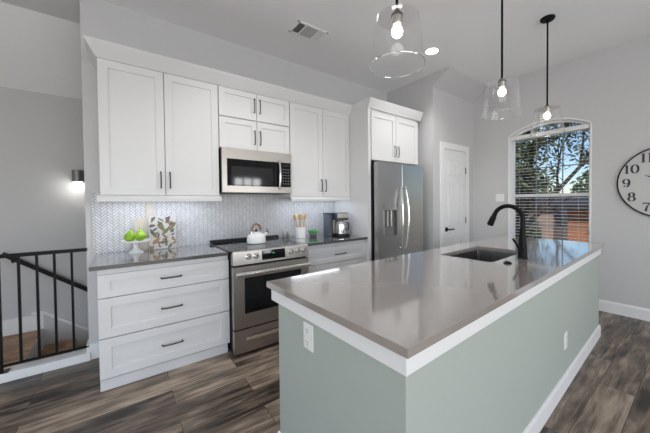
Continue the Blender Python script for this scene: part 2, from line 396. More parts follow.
# windows out of view: wide one added for key light, left one enlarged
def plain_window(name, axis, pos, a0, a1, z0, z1, panes):
    mb = MB(); t = .05
    def bx(p0, p1, q0, q1):
        if axis == 'y': mb.box(p0, p1, pos - .09, pos - .03, q0, q1)
        else: mb.box(pos - .09, pos - .03, p0, p1, q0, q1)
    bx(a0, a1, z0, z0 + t); bx(a0, a1, z1 - t, z1)
    for k in range(panes + 1):
        a = a0 + (a1 - a0) * k / panes; bx(max(a0, a - t / 2), min(a1, a + t / 2), z0, z1)
    struct(mb.build(name, M['trim']))
plain_window('window_2', 'y', YF0, 2.84, 3.74, .88, 2.22, 3)
plain_window('added_window_3', 'y', YF0, -2.2, 2.0, .15, 2.45, 3)  # wide window added to let the key light in
plain_window('window_4', 'x', XL, -1.9, 2.5, .15, 2.4, 3)

# --- baseboards, casing, curb
def bb_profile(t0, sgn=1): return [(0, 0), (.016, 0), (.016, .105), (.010, .118), (.007, .133), (0, .133)]
struct(MB().prism([(XW - p, q) for p, q in bb_profile(0)], 'y', YF0, YP).build('baseboard_right', M['trim']))
struct(MB().prism([(YP - p, q) for p, q in bb_profile(0)], 'x', XP, 3.654).build('baseboard_pantry', M['trim']))
struct(MB().box(XE - .016, -.15, YW - .016, YW + T + .016, 0, .133, .003).build('baseboard_back', M['trim']))
b = MB()   # skirt on the stair wall: level over the landing, then down with the flight
b.box(XL, -.712, YS - .014, YS, 0, .165)
sl = math.tan(R(37.8))
b.box(-.80, -.712, YS - .014, YS, .16, .195)
b.prism([(-.712, .195), (-.712, .160), (1.6, .160 - sl * 2.345), (1.6, .195 - sl * 2.345)], 'y', YS - .020, YS)
struct(b.build('baseboard_stair', M['trim']))
struct(MB().prism([(-.712, .162), (-.712, -.19), (1.6, -.19 - sl * 2.345), (1.6, .162 - sl * 2.345)], 'y', YS - .012, YS).build('trim_4', M['wall']))
struct(MB().box(XL, XE + .01, 3.225, 3.345, 0, .07, .004).build('trim_1', M['trim']))
# flight of stairs going down behind the cabinet wall
b = MB(); br_ = MB()
for k in range(7):
    x0 = -.712 + .238 * k; zt = -.185 * (k + 1)
    b.box(x0 - (0.02 if k else 0), x0 + .25, YW + T + .001, YS - .014, zt - .03, zt)
    br_.box(x0 - .012, x0 + .001, YW + T + .001, YS - .014, zt, zt + .1845)
b.build('floor_stair_treads', M['landing'])['kind'] = 'structure'
br_.build('trim_2', M['trim'])['kind'] = 'structure'

# pantry door
dr = struct(bpy.data.objects.new('door_1', None)); col.objects.link(dr); dr.location = (4.05, YP, 0)
DX0, DX1, DZ = 3.755, 4.345, 2.108
b = MB(); yd = YP - .012
b.box(DX0, DX1, yd, YP - .001, .01, DZ)
b.build('slab', M['door'], dr)
b = MB(); dw = DX1 - DX0; st = .095; ms = .08
xs = [(DX0 + st, DX0 + dw / 2 - ms / 2), (DX0 + dw / 2 + ms / 2, DX1 - st)]
b2 = MB()
for zA, zB in ((.22, .82), (.99, 1.62), (1.72, 1.97)):
    for xa, xb in xs:
        for (p0, p1, q0, q1) in ((xa, xb, zA, zA + .012), (xa, xb, zB - .012, zB), (xa, xa + .012, zA, zB), (xb - .012, xb, zA, zB)):
            b.box(p0, p1, yd - .009, yd + .001, q0, q1, .003)
        b2.box(xa + .035, xb - .035, yd - .008, yd + .001, zA + .035, zB - .035, .004)
b.build('panel_moulding', M['door'], dr); b2.build('panel', M['door'], dr)
b = MB()
hx = 3.80
b.box(hx - .03, hx + .03, yd - .010, yd, .90, .96, .003); b.cyl((hx, yd - .008, .93), (hx, yd - .05, .93), .011)
b.box(hx - .012, hx + .135, yd - .058, yd - .044, .921, .939, .004)
b.build('door_handle', M['black'], dr)
for zz in (1.825, 1.045, .20):
    MB().box(DX1 - .008, DX1 + .012, yd - .006, yd + .008, zz - .05, zz + .05, .002).build('hinge', M['bronze'], dr)
b = MB(); cw = .088
b.box(DX0 - .008 - cw, DX0 - .008, YP - .02, YP, 0, 2.213, .004); b.box(DX1 + .010, DX1 + .010 + cw, YP - .02, YP, 0, 2.213, .004)
b.box(DX0 - .008, DX1 + .010, YP - .02, YP, 2.118, 2.213, .004)
struct(b.build('trim_3', M['trim']))

# ------------------------------------------------------------------ kitchen run on the back wall
YF, YU = 2.602, 2.904     # fronts of base and wall cabinets
def shaker(mb, x0, x1, z0, z1, yf, th=.02, rail=.062, rec=.009, railz=None):
    rz = railz or rail
    yb = yf + th
    mb.box(x0, x0 + rail, yf, yb, z0, z1, .0015); mb.box(x1 - rail, x1, yf, yb, z0, z1, .0015)
    mb.box(x0 + rail - .001, x1 - rail + .001, yf, yb, z0, z0 + rz, .0015); mb.box(x0 + rail - .001, x1 - rail + .001, yf, yb, z1 - rz, z1, .0015)
    mb.box(x0 + rail - .002, x1 - rail + .002, yf + rec, yb, z0 + rz - .002, z1 - rz + .002)
    return mb
def bar_h(x0, x1, z, yf, name, parent, m='bronze'):
    b = MB(); n = 9; pts = []
    for i in range(n):
        t = i / (n - 1); pts.append((x0 + (x1 - x0) * t, yf - .024 - .006 * math.sin(math.pi * t), z))
    b.tube([(x0, yf + .001, z)] + pts + [(x1, yf + .001, z)], .0055, 8)
    return b.build(name, M[m], parent)
def bar_v(x, z0, z1, yf, name, parent, m='bronze', r=.0055):
    b = MB(); n = 9; pts = [(x, yf - .024 - .006 * math.sin(math.pi * i / (n - 1)), z0 + (z1 - z0) * i / (n - 1)) for i in range(n)]
    b.tube([(x, yf + .001, z0)] + pts + [(x, yf + .001, z1)], r, 8)
    return b.build(name, M[m], parent)

# base cabinet with three drawers
BX0, BX1 = -.153, .742
c = thing('base_cabinet', 'white base cabinet with three wide drawers, left of the range', 'cabinet', ((BX0 + BX1) / 2, YF + .3, 0))
MB().box(BX0, BX1, YF + .022, YW - .002, .09, .884, .001).build('body', M['cab'], c)
MB().box(BX0, BX1 - .012, YF + .03, YW - .002, 0, .079).build('toe_kick', M['cab'], c)
for z0, z1, hz in ((.678, .842, .763), (.388, .671, .525), (.096, .381, .232)):
    d = shaker(MB(), BX0, BX1, z0, z1, YF, rail=.07, railz=.05 if z1 > .8 else .062).build('drawer', M['cab'], c)
    bar_h(.227, .367, hz, YF, 'handle', d)
# base cabinet with a drawer over two doors
CX0, CX1 = 1.508, 2.405
c = thing('base_cabinet', 'white base cabinet with one drawer over two doors, right of the range', 'cabinet', ((CX0 + CX1) / 2, YF + .3, 0))
MB().box(CX0, CX1, YF + .022, YW - .002, .09, .884, .001).build('body', M['cab'], c)
MB().box(CX0 + .012, CX1, YF + .03, YW - .002, 0, .079).build('toe_kick', M['cab'], c)
d = shaker(MB(), CX0, CX1, .664, .842, YF, rail=.07, railz=.05).build('drawer', M['cab'], c); bar_h(1.925, 2.07, .752, YF, 'handle', d)
mid = (CX0 + CX1) / 2 + .045
d = shaker(MB(), CX0, mid - .002, .096, .655, YF).build('door', M['cab'], c); bar_v(mid - .03, .45, .59, YF, 'handle', d)
d = shaker(MB(), mid + .002, CX1, .096, .655, YF).build('door', M['cab'], c); bar_v(mid + .03, .45, .59, YF, 'handle', d)

# countertops
o = tag(center_origin(MB().box(BX0 - .042, .733, YF - .03, YW - .003, .884, .914, .002).build('countertop', M['quartz2'])), 'grey quartz countertop left of the range, under the cake stand', 'countertop')
o = tag(center_origin(MB().box(1.504, CX1, YF - .03, YW - .003, .884, .914, .002).build('countertop', M['quartz2'])), 'grey quartz countertop right of the range, under the coffee maker', 'countertop')

# herringbone backsplash (real tiles on a grout bed)
def herringbone(x0, x1, z0, z1, yf):
    Wt, n, gap = .0196, 3, .0036
    L = Wt * n; bm = bmesh.new(); c45 = math.cos(R(45)); cx, cz = (x0 + x1) / 2, (z0 + z1) / 2
    rad = math.hypot(x1 - x0, z1 - z0) / 2 + .2; K = int(rad / Wt) + 6
    def add(a0, a1, b0, b1):
        a0 += gap / 2; b0 += gap / 2; a1 -= gap / 2; b1 -= gap / 2
        pts = [(a0, b0), (a1, b0), (a1, b1), (a0, b1)]
        P = [((p - q) * c45 + cx, (p + q) * c45 + cz) for p, q in pts]
        if max(p[0] for p in P) < x0 or min(p[0] for p in P) > x1 or max(p[1] for p in P) < z0 or min(p[1] for p in P) > z1: return
        mx = sum(p[0] for p in P) / 4; mz = sum(p[1] for p in P) / 4
        lo = [bm.verts.new((p[0], yf + .004, p[1])) for p in P]
        hi = [bm.verts.new((mx + (p[0] - mx) * .985, yf, mz + (p[1] - mz) * .985)) for p in P]
        bm.faces.new(hi)
        for i in range(4): bm.faces.new((lo[i], lo[(i + 1) % 4], hi[(i + 1) % 4], hi[i]))
    for k in range(-K, K):
        for m_ in range(-(K // n) - 2, K // n + 3):
            s = 2 * n * m_
            add((k + s) * Wt, (k + s + n) * Wt, k * Wt, (k + 1) * Wt)
            add((k + s) * Wt, (k + s + 1) * Wt, (k - 2 * n + 1) * Wt, (k - n + 1) * Wt)
    bmesh.ops.recalc_face_normals(bm, faces=bm.faces)
    for co, no in (((x0, 0, 0), (-1, 0, 0)), ((x1, 0, 0), (1, 0, 0)), ((0, 0, z0), (0, 0, -1)), ((0, 0, z1), (0, 0, 1))):
        bmesh.ops.bisect_plane(bm, geom=bm.verts[:] + bm.edges[:] + bm.faces[:], plane_co=co, plane_no=no, clear_outer=True)
    mb = MB(); mb.bm.free(); mb.bm = bm
    return mb
bs = tag(thing('backsplash', 'pale grey herringbone tile backsplash between counters and wall cabinets', 'backsplash', (1.1, YW, .915)))
MB().box(-.213, 2.408, YW - .006, YW - .0005, .9145, 1.45).build('grout_bed', M['grout'], bs)
herringbone(-.213, 2.408, .9145, 1.45, YW - .009).build('tiles', M['tile'], bs)

# wall cabinets
ZT = 2.494
UX0 = BX0 + .012
def light_rail(x0, x1, parent, left=True):
    b = MB(); prof = [(0, 1.415), (-.004, 1.415), (-.022, 1.392), (-.022, 1.366), (.02, 1.366), (.02, 1.415)]
    b.prism([(YU + .002 + p, q) for p, q in prof], 'x', x0 - (.018 if left else 0), x1 + .014)
    if left: b.prism([(x0 + p, q) for p, q in [(0, 1.415), (-.004, 1.415), (-.020, 1.392), (-.020, 1.366), (.02, 1.366), (.02, 1.415)]], 'y', YU + .0, YW - .01)
    return b.build('light_rail', M['cab'], parent)
c = thing('wall_cabinet', 'tall white two-door wall cabinet, left of the microwave', 'cabinet', (.3, YU + .17, 1.415))
MB().box(UX0, .755, YU + .022, YW - .001, 1.412, ZT + .012, .001).build('body', M['cab'], c)
light_rail(UX0, .755, c)
d = shaker(MB(), UX0 + .002, .301, 1.42, 2.488, YU).build('door', M['cab'], c); bar_v(.268, 1.483, 1.622, YU, 'handle', d)
d = shaker(MB(), .307, .752, 1.42, 2.488, YU).build('door', M['cab'], c); bar_v(.337, 1.483, 1.622, YU, 'handle', d)
for nm, z0, z1, h0, h1 in (('white short two-door cabinet directly under the crown, upper of the pair above the microwave', 2.208, 2.488, 2.287, 2.425), ('white short two-door cabinet sitting directly on the microwave', 1.897, 2.196, 1.957, 2.095)):
    c = thing('wall_cabinet', nm, 'cabinet', (1.14, YU + .17, z0))
    MB().box(.757, 1.523, YU + .022, YW - .001, z0 - .004, (ZT + .012) if z1 > 2.4 else 2.203, .001).build('body', M['cab'], c)
    d = shaker(MB(), .762, 1.138, z0, z1, YU, rail=.055).build('door', M['cab'], c); bar_v(1.112, h0, h1, YU, 'handle', d)
    d = shaker(MB(), 1.143, 1.519, z0, z1, YU, rail=.055).build('door', M['cab'], c); bar_v(1.172, h0, h1, YU, 'handle', d)
c = thing('wall_cabinet', 'tall white two-door wall cabinet, right of the microwave', 'cabinet', (1.97, YU + .17, 1.415))
MB().box(1.525, CX1, YU + .022, YW - .001, 1.412, ZT + .012, .001).build('body', M['cab'], c)
light_rail(1.525, CX1 - .014, c, False)
d = shaker(MB(), 1.53, 1.972, 1.42, 2.488, YU).build('door', M['cab'], c); bar_v(1.944, 1.483, 1.622, YU, 'handle', d)
d = shaker(MB(), 1.977, CX1 - .003, 1.42, 2.488, YU).build('door', M['cab'], c); bar_v(2.005, 1.483, 1.622, YU, 'handle', d)

def crown_prof(): return [(.012, 2.488), (-.004, 2.492), (-.008, 2.50), (-.066, 2.585), (-.07, 2.59), (-.07, 2.604), (.012, 2.604)]
b = MB(); bm = b.bm; rings = []
stations = [  # path of the moulding: along the left side, mitred at the corner, then along the front
    lambda p, q: (UX0 + p, YW - .001, q), lambda p, q: (UX0 + p, YU + p, q), lambda p, q: (CX1 + .003, YU + p, q)]
for st_ in stations: rings.append([bm.verts.new(st_(p, q)) for p, q in crown_prof()])
for A, B_ in zip(rings, rings[1:]):
    for i in range(len(A)): bm.faces.new((A[i], A[(i + 1) % len(A)], B_[(i + 1) % len(A)], B_[i]))
bm.faces.new(rings[0]); bm.faces.new(rings[-1]); bmesh.ops.recalc_face_normals(bm, faces=bm.faces)
tag(center_origin(b.build('crown_moulding', M['cab'])), 'long white crown moulding along the top of the wall cabinets over the range', 'moulding')

# under-cabinet LED bars
for x0, x1, lb in ((-.05, .66, 'slim LED light bar under the wall cabinet left of the microwave'), (1.6, 2.33, 'slim LED light bar under the wall cabinet right of the microwave')):
    t_ = thing('led_light_bar', lb, 'light', ((x0 + x1) / 2, 3.06, 1.40), 0, 'light bars under the wall cabinets')
    MB().box(x0, x1, 3.045, 3.075, 1.398, 1.4125, .002).build('housing', M['plastic'], t_)
    MB().box(x0 + .01, x1 - .01, 3.049, 3.071, 1.395, 1.3985).build('diffuser', M['led'], t_)
    l = bpy.data.lights.new('led_light', 'AREA'); l.shape = 'RECTANGLE'; l.size = x1 - x0; l.size_y = .03; l.energy = 2.6; l.color = (.82, .89, 1)
    lo = bpy.data.objects.new('led_light', l); col.objects.link(lo); lo.location = ((x0 + x1) / 2, 3.06, 1.390); lo.rotation_euler = (0, 0, 0)

# refrigerator surround
PX0, PX1, PY = 2.408, 2.448, 2.552
tag(center_origin(MB().box(PX0, PX1, PY, YW - .001, 0, 2.4985, .0015).build('end_panel', M['cab'])), 'tall white end panel standing between the counter and the refrigerator', 'panel')
c = thing('wall_cabinet', 'white two-door cabinet above the refrigerator', 'cabinet', (2.95, PY + .3, 1.875))
MB().box(PX1, 3.384, PY + .022, YW - .001, 1.868, 2.4985, .001).build('body', M['cab'], c)
d = shaker(MB(), PX1 + .018, 2.912, 1.872, 2.468, PY + .001).build('door', M['cab'], c); bar_v(2.885, 1.94, 2.075, PY + .001, 'handle', d)
d = shaker(MB(), 2.917, 3.378, 1.872, 2.468, PY + .001).build('door', M['cab'], c); bar_v(2.945, 1.94, 2.075, PY + .001, 'handle', d)
b = MB()
b.prism([(PY + .03, 2.4995), (PY - .004, 2.4995), (PY - .045, 2.60), (PY - .045, 2.615), (PY + .03, 2.615)], 'x', PX0, 3.44)
b.box(PX0, PX0 + .02, PY + .03, YW - .36, 2.4995, 2.615)
tag(center_origin(b.build('crown_moulding', M['cab'])), 'short white crown moulding on top of the cabinet above the refrigerator', 'moulding')

# refrigerator
FX0, FX1, FY = 2.458, 3.352, 2.438
rf = thing('refrigerator', 'stainless side-by-side refrigerator with ice and water dispenser in its left door', 'refrigerator', ((FX0 + FX1) / 2, 2.9, 0))
MB().box(FX0, FX1, FY + .095, YW - .03, .02, 1.80, .004).build('body', M['blackp'], rf)
MB().box(FX0 + .01, FX1 - .01, FY + .04, FY + .08, .0, .075, .003).build('toe_grille', M['blackp'], rf)
FM = 2.893; DXa, DXb, DZa, DZb = 2.552, 2.805, .91, 1.325
b = MB(); y1 = FY + .068
for (p0, p1, q0, q1) in ((FX0, DXa, .085, 1.835), (DXb, FM - .004, .085, 1.835), (DXa, DXb, .085, DZa), (DXa, DXb, DZb, 1.835)):
    b.box(p0, p1, FY, y1, q0, q1)
b.box(DXa, DXb, FY + .055, y1, DZa, DZb)
fd = b.build('door', M['steel_dark'], rf)
dp = MB()
for (p0, p1, q0, q1) in ((DXa, DXa + .012, DZa, DZb), (DXb - .012, DXb, DZa, DZb), (DXa, DXb, DZa, DZa + .014), (DXa, DXb, DZb - .085, DZb)):
    dp.box(p0, p1, FY - .004, FY + .05, q0, q1, .002)
dp = dp.build('dispenser', M['steel_dark'], fd)
for xa in (2.634, 2.70): MB().box(xa, xa + .025, FY + .02, FY + .05, DZa + .12, DZb - .09, .003).build('paddle', M['chrome'], fd)
MB().box(DXa + .012, DXb - .012, FY + .048, FY + .056, DZa + .014, DZb - .085).build('dispenser_back', M['vent_dark'], fd)
fd2 = MB().box(FM + .004, FX1, FY, FY + .068, .085, 1.835, .012, seg=3).build('door', M['steel_dark'], rf)
for sx_, par in ((-1, fd), (1, fd2)):
    xh = FM + sx_ * .052; b = MB(); n = 15
    pts = [(xh + sx_ * .018 * (1 - abs(2 * i / (n - 1) - 1) ** 2) * 1 - sx_ * .012, FY - .03 - .035 * math.sin(math.pi * i / (n - 1)), .74 + .80 * i / (n - 1)) for i in range(n)]
    b.tube([(pts[0][0], FY + .002, .755)] + pts + [(pts[-1][0], FY + .002, 1.525)], .014, 12)
    b.build('handle', M['chrome'], par)

# over-the-range microwave
mw = thing('microwave', 'stainless over-the-range microwave with black glass door', 'microwave', (1.125, 3.04, 1.448))
MX0, MX1, MY = .765, 1.512, 2.842
MB().box(MX0 + .003, MX1 - .003, MY + .032, YW - .012, 1.452, 1.89, .003).build('body', M['blackp'], mw)
b = MB()   # stainless front frame around the glass
gx0, gx1, gz0, gz1 = .812, 1.497, 1.517, 1.782
for (p0, p1, q0, q1) in ((MX0, gx0, 1.452, 1.886), (gx1, MX1, 1.452, 1.886), (gx0, gx1, 1.452, gz0), (gx0, gx1, gz1, 1.886)): b.box(p0, p1, MY, MY + .034, q0, q1, .0015)
dm = b.build('door', M['steel'], mw)
MB().box(gx0, 1.372, MY + .003, MY + .03, gz0, gz1).build('door_glass', M['blackglass'], dm)
MB().box(.852, 1.285, MY + .0015, MY + .0035, 1.533, 1.712).build('window', M['glassgrey'], dm)
kp = MB().box(1.374, gx1, MY + .003, MY + .03, gz0, gz1).build('control_panel', M['blackglass'], mw)
b = MB()
for r_ in range(6):
    for c_ in range(3): b.box(1.402 + c_ * .03, 1.414 + c_ * .03, MY + .002, MY + .004, 1.55 + r_ * .031, 1.556 + r_ * .031)
b.build('keypad', M['vent_light'], kp)
MB().box(1.402, 1.475, MY + .002, MY + .004, 1.742, 1.764).build('display', M['glassgrey'], kp)
b = MB(); n = 11; pts = [(1.352, MY - .022 - .022 * math.sin(math.pi * i / (n - 1)), 1.492 + .308 * i / (n - 1)) for i in range(n)]
b.tube([(1.352, MY + .003, 1.50)] + pts + [(1.352, MY + .003, 1.792)], .012, 12).build('handle', M['chrome'], dm)
MB().box(MX0 + .05, MX1 - .05, MY + .06, YW - .08, 1.446, 1.453).build('vent_grille', M['vent_dark'], mw)

# slide-in range
rg = thing('range_stove', 'stainless slide-in electric range with black glass cooktop', 'stove', (1.12, 2.86, 0))
RX0, RX1, RY = .745, 1.497, 2.479
MB().box(RX0 + .004, RX1 - .004, RY + .05, YW - .012, .02, .915, .002).build('body', M['black'], rg)
b = MB(); b.box(RX0 - .012, RX1 + .012, RY + .035, 3.20, .915, .9235, .002); b.build('cooktop', M['blackglass'], rg)
for (x, y, r) in ((.94, 2.72, .105), (.94, 3.0, .08), (1.31, 2.72, .085), (1.31, 3.0, .10)):
    MB().lathe([(r - .002, .9236), (r, .9236), (r, .9240), (r - .002, .9240), (r - .002, .9236)], (x, y, 0), 40, cap=False).build('burner_ring', M['vent_light'], rg)
MB().prism([(3.185, .922), (3.20, .952), (YW - .012, .952), (YW - .012, .92)], 'x', RX0 - .012, RX1 + .012).build('rear_lip', M['blackp'], rg)
b = MB(); b.prism([(RY, .803), (RY + .012, .914), (RY + .02, .922), (RY + .06, .922), (RY + .06, .803)], 'x', RX0, RX1)
cp = b.build('control_panel', M['steel'], rg)
def py(z): return RY + .012 * (z - .803) / .111
MB().prism([(py(.822) - .0015, .822), (py(.908) - .0015, .908), (py(.908) + .004, .908), (py(.822) + .004, .822)], 'x', 1.006, 1.238).build('display', M['blackglass'], cp)
MB().box(1.108, 1.128, RY + .0035, RY + .0055, .874, .880).build('indicator', M['green_digits'], cp)
for xk in (.882, .952, 1.302, 1.373, 1.444):
    mt = Matrix.Translation((xk, py(.868) + .001, .868)) @ Matrix.Rotation(R(90), 4, 'X')
    k_ = MB().lathe([(.027, 0), (.027, .004), (.021, .008), (.020, .026), (.016, .030), (0, .030)], seg=24, mtx=mt).build('knob', M['chrome'], cp)
    MB().box(xk - .0022, xk + .0022, py(.868) - .0305, py(.868) - .02, .868, .888).build('pointer', M['black'], k_)
b = MB(); wx0, wx1, wz0, wz1 = .842, 1.412, .365, .684
for (p0, p1, q0, q1) in ((RX0, wx0, .240, .785), (wx1, RX1, .240, .785), (wx0, wx1, .240, wz0), (wx0, wx1, wz1, .785)): b.box(p0, p1, RY + .004, RY + .05, q0, q1, .0012)
od = b.build('oven_door', M['steel'], rg)
MB().box(wx0, wx1, RY + .006, RY + .04, wz0, wz1).build('window', M['blackglass'], od)
b = MB(); b.tube([(RX0 + .012, RY - .042, .728), (RX1 - .012, RY - .042, .726)], .021, 16, flat=.85)
for xx in (RX0 + .05, RX1 - .05): b.box(xx - .014, xx + .014, RY - .04, RY + .006, .716, .740, .003)
b.build('handle', M['chrome'], od)
sd = MB().box(RX0, RX1, RY + .004, RY + .05, .022, .228, .003).build('storage_drawer', M['steel'], rg)
b = MB(); b.box(.845, 1.398, RY - .03, RY - .016, .135, .166, .004); b.box(.87, .90, RY - .018, RY + .006, .142, .16); b.box(1.345, 1.375, RY - .018, RY + .006, .142, .16)
b.build('handle', M['chrome'], sd)
for xx in (RX0 + .06, RX1 - .06):
    for yy in (RY + .1, YW - .08): MB().cyl((xx, yy, 0), (xx, yy, .025), .018, seg=12).build('leveling_foot', M['blackp'], rg)

# ------------------------------------------------------------------ island
IX, IY, IA = .649, .529, R(2.0)
isl = thing('kitchen_island', 'large sage green kitchen island with white apron and baseboard', 'island', (IX, IY, 0), IA)
bx0, bx1, by0, by1 = .035, 3.085, .035, .868
b = MB()      # four walls, hollow so the sink fits
b.box(bx0, bx1, by0, by0 + .09, 0, .883); b.box(bx0, bx1, by1 - .02, by1, 0, .883); b.box(bx0, bx0 + .09, by0 + .09, by1 - .02, 0, .883); b.box(bx1 - .09, bx1, by0 + .09, by1 - .02, 0, .883)
b.build('body', M['green'], isl, True)
b = MB()
b.box(bx0 - .013, bx1 + .013, by0 - .013, by0, .812, .8835, .001); b.box(bx0 - .013, bx0, by0, .925, .812, .8835, .001); b.box(bx1, bx1 + .013, by0, .925, .812, .8835, .001)
b.build('apron', M['trim'], isl, True)
b = MB(); pf = [(0, 0), (.016, 0), (.016, .09), (.009, .104), (0, .106)]
b.prism([(by0 - p, q) for p, q in pf], 'x', bx0 - .016, bx1 + .016); b.prism([(bx0 - p, q) for p, q in pf], 'y', by0 - .001, by1 + .012); b.prism([(bx1 + p, q) for p, q in pf], 'y', by0 - .001, by1)
b.build('baseboard', M['trim'], isl, True)
# cabinet doors on the far side, facing the range
for k in range(4):
    xa = bx0 + .10 + k * .72; dd = MB()
    dd.box(xa, xa + .7, by1, by1 + .018, .12, .80, .0015)
    dd.build('door', M['cab'], isl, True)
SX0, SX1, SY0, SY1 = 1.40, 2.06, .345, .745
CXL, CYW = 3.125, .937
ct = thing('countertop', 'polished taupe quartz countertop on the sage green island', 'countertop', (IX, IY, .8835), IA)
b = MB()
def top_ring(bm, z):
    o_ = [bm.verts.new(p) for p in ((0, 0, z), (CXL, 0, z), (CXL, CYW, z), (0, CYW, z))]
    i_ = [bm.verts.new(p) for p in ((SX0, SY0, z), (SX1, SY0, z), (SX1, SY1, z), (SX0, SY1, z))]
    return o_, i_
zt0, zt1 = 0, .0305
e_ = .0015
oT = [b.bm.verts.new(p) for p in ((e_, e_, zt1), (CXL - e_, e_, zt1), (CXL - e_, CYW - e_, zt1), (e_, CYW - e_, zt1))]
oM = [b.bm.verts.new(p) for p in ((0, 0, zt1 - e_), (CXL, 0, zt1 - e_), (CXL, CYW, zt1 - e_), (0, CYW, zt1 - e_))]
oB = [b.bm.verts.new(p) for p in ((0, 0, 0), (CXL, 0, 0), (CXL, CYW, 0), (0, CYW, 0))]
iT = [b.bm.verts.new(p) for p in ((SX0, SY0, zt1), (SX1, SY0, zt1), (SX1, SY1, zt1), (SX0, SY1, zt1))]
iB = [b.bm.verts.new(p) for p in ((SX0, SY0, 0), (SX1, SY0, 0), (SX1, SY1, 0), (SX0, SY1, 0))]
for i in range(4):
    j = (i + 1) % 4
    b.bm.faces.new((oT[i], oT[j], iT[j], iT[i])); b.bm.faces.new((oM[i], oM[j], oT[j], oT[i])); b.bm.faces.new((oB[i], oB[j], oM[j], oM[i]))
    b.bm.faces.new((iT[i], iT[j], iB[j], iB[i])); b.bm.faces.new((iB[i], iB[j], oB[j], oB[i]))
bmesh.ops.recalc_face_normals(b.bm, faces=b.bm.faces)
b.build('slab', M['quartz'], ct, True, sharp=20)
# undermount sink
sk = thing('sink', 'rectangular stainless undermount sink set in the island countertop', 'sink', (IX, IY, .914), IA)
b = MB(); q = .004; zb = -.23
V = lambda x, y, z: b.bm.verts.new((x, y, z))
t0 = [V(SX0 - .02, SY0 - .02, -.032), V(SX1 + .02, SY0 - .02, -.032), V(SX1 + .02, SY1 + .02, -.032), V(SX0 - .02, SY1 + .02, -.032)]
t1 = [V(SX0 - q, SY0 - q, -.032), V(SX1 + q, SY0 - q, -.032), V(SX1 + q, SY1 + q, -.032), V(SX0 - q, SY1 + q, -.032)]
t2 = [V(SX0 + .004, SY0 + .004, zb), V(SX1 - .004, SY0 + .004, zb), V(SX1 - .004, SY1 - .004, zb), V(SX0 + .004, SY1 - .004, zb)]
for i in range(4):
    j = (i + 1) % 4; b.bm.faces.new((t0[i], t0[j], t1[j], t1[i])); b.bm.faces.new((t1[i], t1[j], t2[j], t2[i]))
b.bm.faces.new(t2)
ed = [e for e in b.bm.edges if (e.verts[0] in t1) != (e.verts[1] in t1) and (e.verts[0] in t2 or e.verts[1] in t2)] + [e for e in b.bm.edges if e.verts[0] in t2 and e.verts[1] in t2]
bmesh.ops.bevel(b.bm, geom=ed, offset=.018, segments=3, affect='EDGES', profile=.5)
b.build('basin', M['sinksteel'], sk, True)
MB().lathe([(.045, zb + .001), (.045, zb + .004), (.03, zb + .004), (.026, zb + .002), (0, zb + .002)], ((SX0 + SX1) / 2, (SY0 + SY1) / 2 + .05, 0), 24).build('drain', M['chrome'], sk, True)
# faucet
def loc2(x, y): return (IX + math.cos(IA) * x - math.sin(IA) * y, IY + math.sin(IA) * x + math.cos(IA) * y)
fx, fy = 1.712, .258
fa = thing('faucet', 'matte black gooseneck pull-down faucet standing beside the island sink', 'faucet', (*loc2(fx, fy), .914), IA)
MB().lathe([(.034, 0), (.034, .006), (.029, .010), (.029, .085), (.026, .105), (.0185, .215), (0, .215)], seg=28).build('body', M['black'], fa, True)
b = MB(); pts = [(0, 0, .205), (0, 0, .27)]; rr = .100; cz = .288
for i in range(0, 17):
    a = math.pi - math.pi * .90 * i / 16; pts.append((0, rr + rr * math.cos(a), cz + rr * math.sin(a)))
b.tube(pts, [.0182] + [.0160] * (len(pts) - 1), 16).build('spout', M['black'], fa, True)
e0 = Vector(pts[-1]); dirv = (Vector(pts[-1]) - Vector(pts[-2])).normalized()
MB().tube([e0 - dirv * .01, e0 + dirv * .012, e0 + dirv * .02, e0 + dirv * .085, e0 + dirv * .092], [.017, .018, .021, .0245, .022], 18).build('spray_head', M['black'], fa, True)
b = MB(); b.cyl((-.02, 0, .062), (-.05, 0, .062), .017, .017, 16); b.tube([(-.046, 0, .066), (-.066, .01, .10), (-.098, .03, .150)], [.010, .009, .0075], 10)
b.build('lever', M['black'], fa, True)
sb = thing('air_switch_button', 'small black air switch button on the island countertop near the sink', 'button', (*loc2(1.445, .262), .914), IA)
MB().lathe([(.026, 0), (.026, .006), (.022, .009), (0, .009)], seg=24).build('bezel', M['black'], sb, True)
MB().lathe([(.014, .0085), (.014, .013), (.012, .015), (0, .015)], seg=20).build('push_cap', M['black'], sb, True)

# ------------------------------------------------------------------ wall plates
def outlet(name, label, root_loc, rz, gangs=None):
    """plate in the local x-z plane facing local -y"""
    t = thing(name, label, 'outlet', root_loc, rz)
    MB().box(-.038, .038, -.006, .0005, -.060, .060, .0025).build('plate', M['plastic'], t, True)
    for zc in (-.027, .027):
        s_ = MB().box(-.017, .017, -.0085, -.005, zc - .0145, zc + .0145, .003).build('socket', M['plastic'], t, True)
        b = MB(); b.box(-.0075, -.0055, -.0089, -.008, zc - .002, zc + .008); b.box(.0055, .0075, -.0089, -.008, zc - .002, zc + .007); b.cyl((0, -.008, zc - .008), (0, -.0089, zc - .008), .0025, seg=8)
        b.build('slots', M['slot'], s_, True)
    return t
outlet('wall_outlet', 'white duplex outlet on the short end of the sage green island facing the range side', (*loc2(bx0, .575), .732), IA - R(90))
outlet('wall_outlet', 'white duplex outlet low on the long sage green side of the island', (*loc2(1.858, by0), .34), IA)
sw = thing('light_switch', 'white double light switch plate on the wall left of the arched window', 'switch', (XW, 1.968, 1.392), R(-90))
MB().box(-.060, .060, -.006, .0005, -.060, .060, .0025).build('plate', M['plastic'], sw, True)
for xx in (-.024, .024): MB().box(xx - .016, xx + .016, -.0095, -.005, -.033, .033, .002).build('rocker', M['plastic'], sw, True)

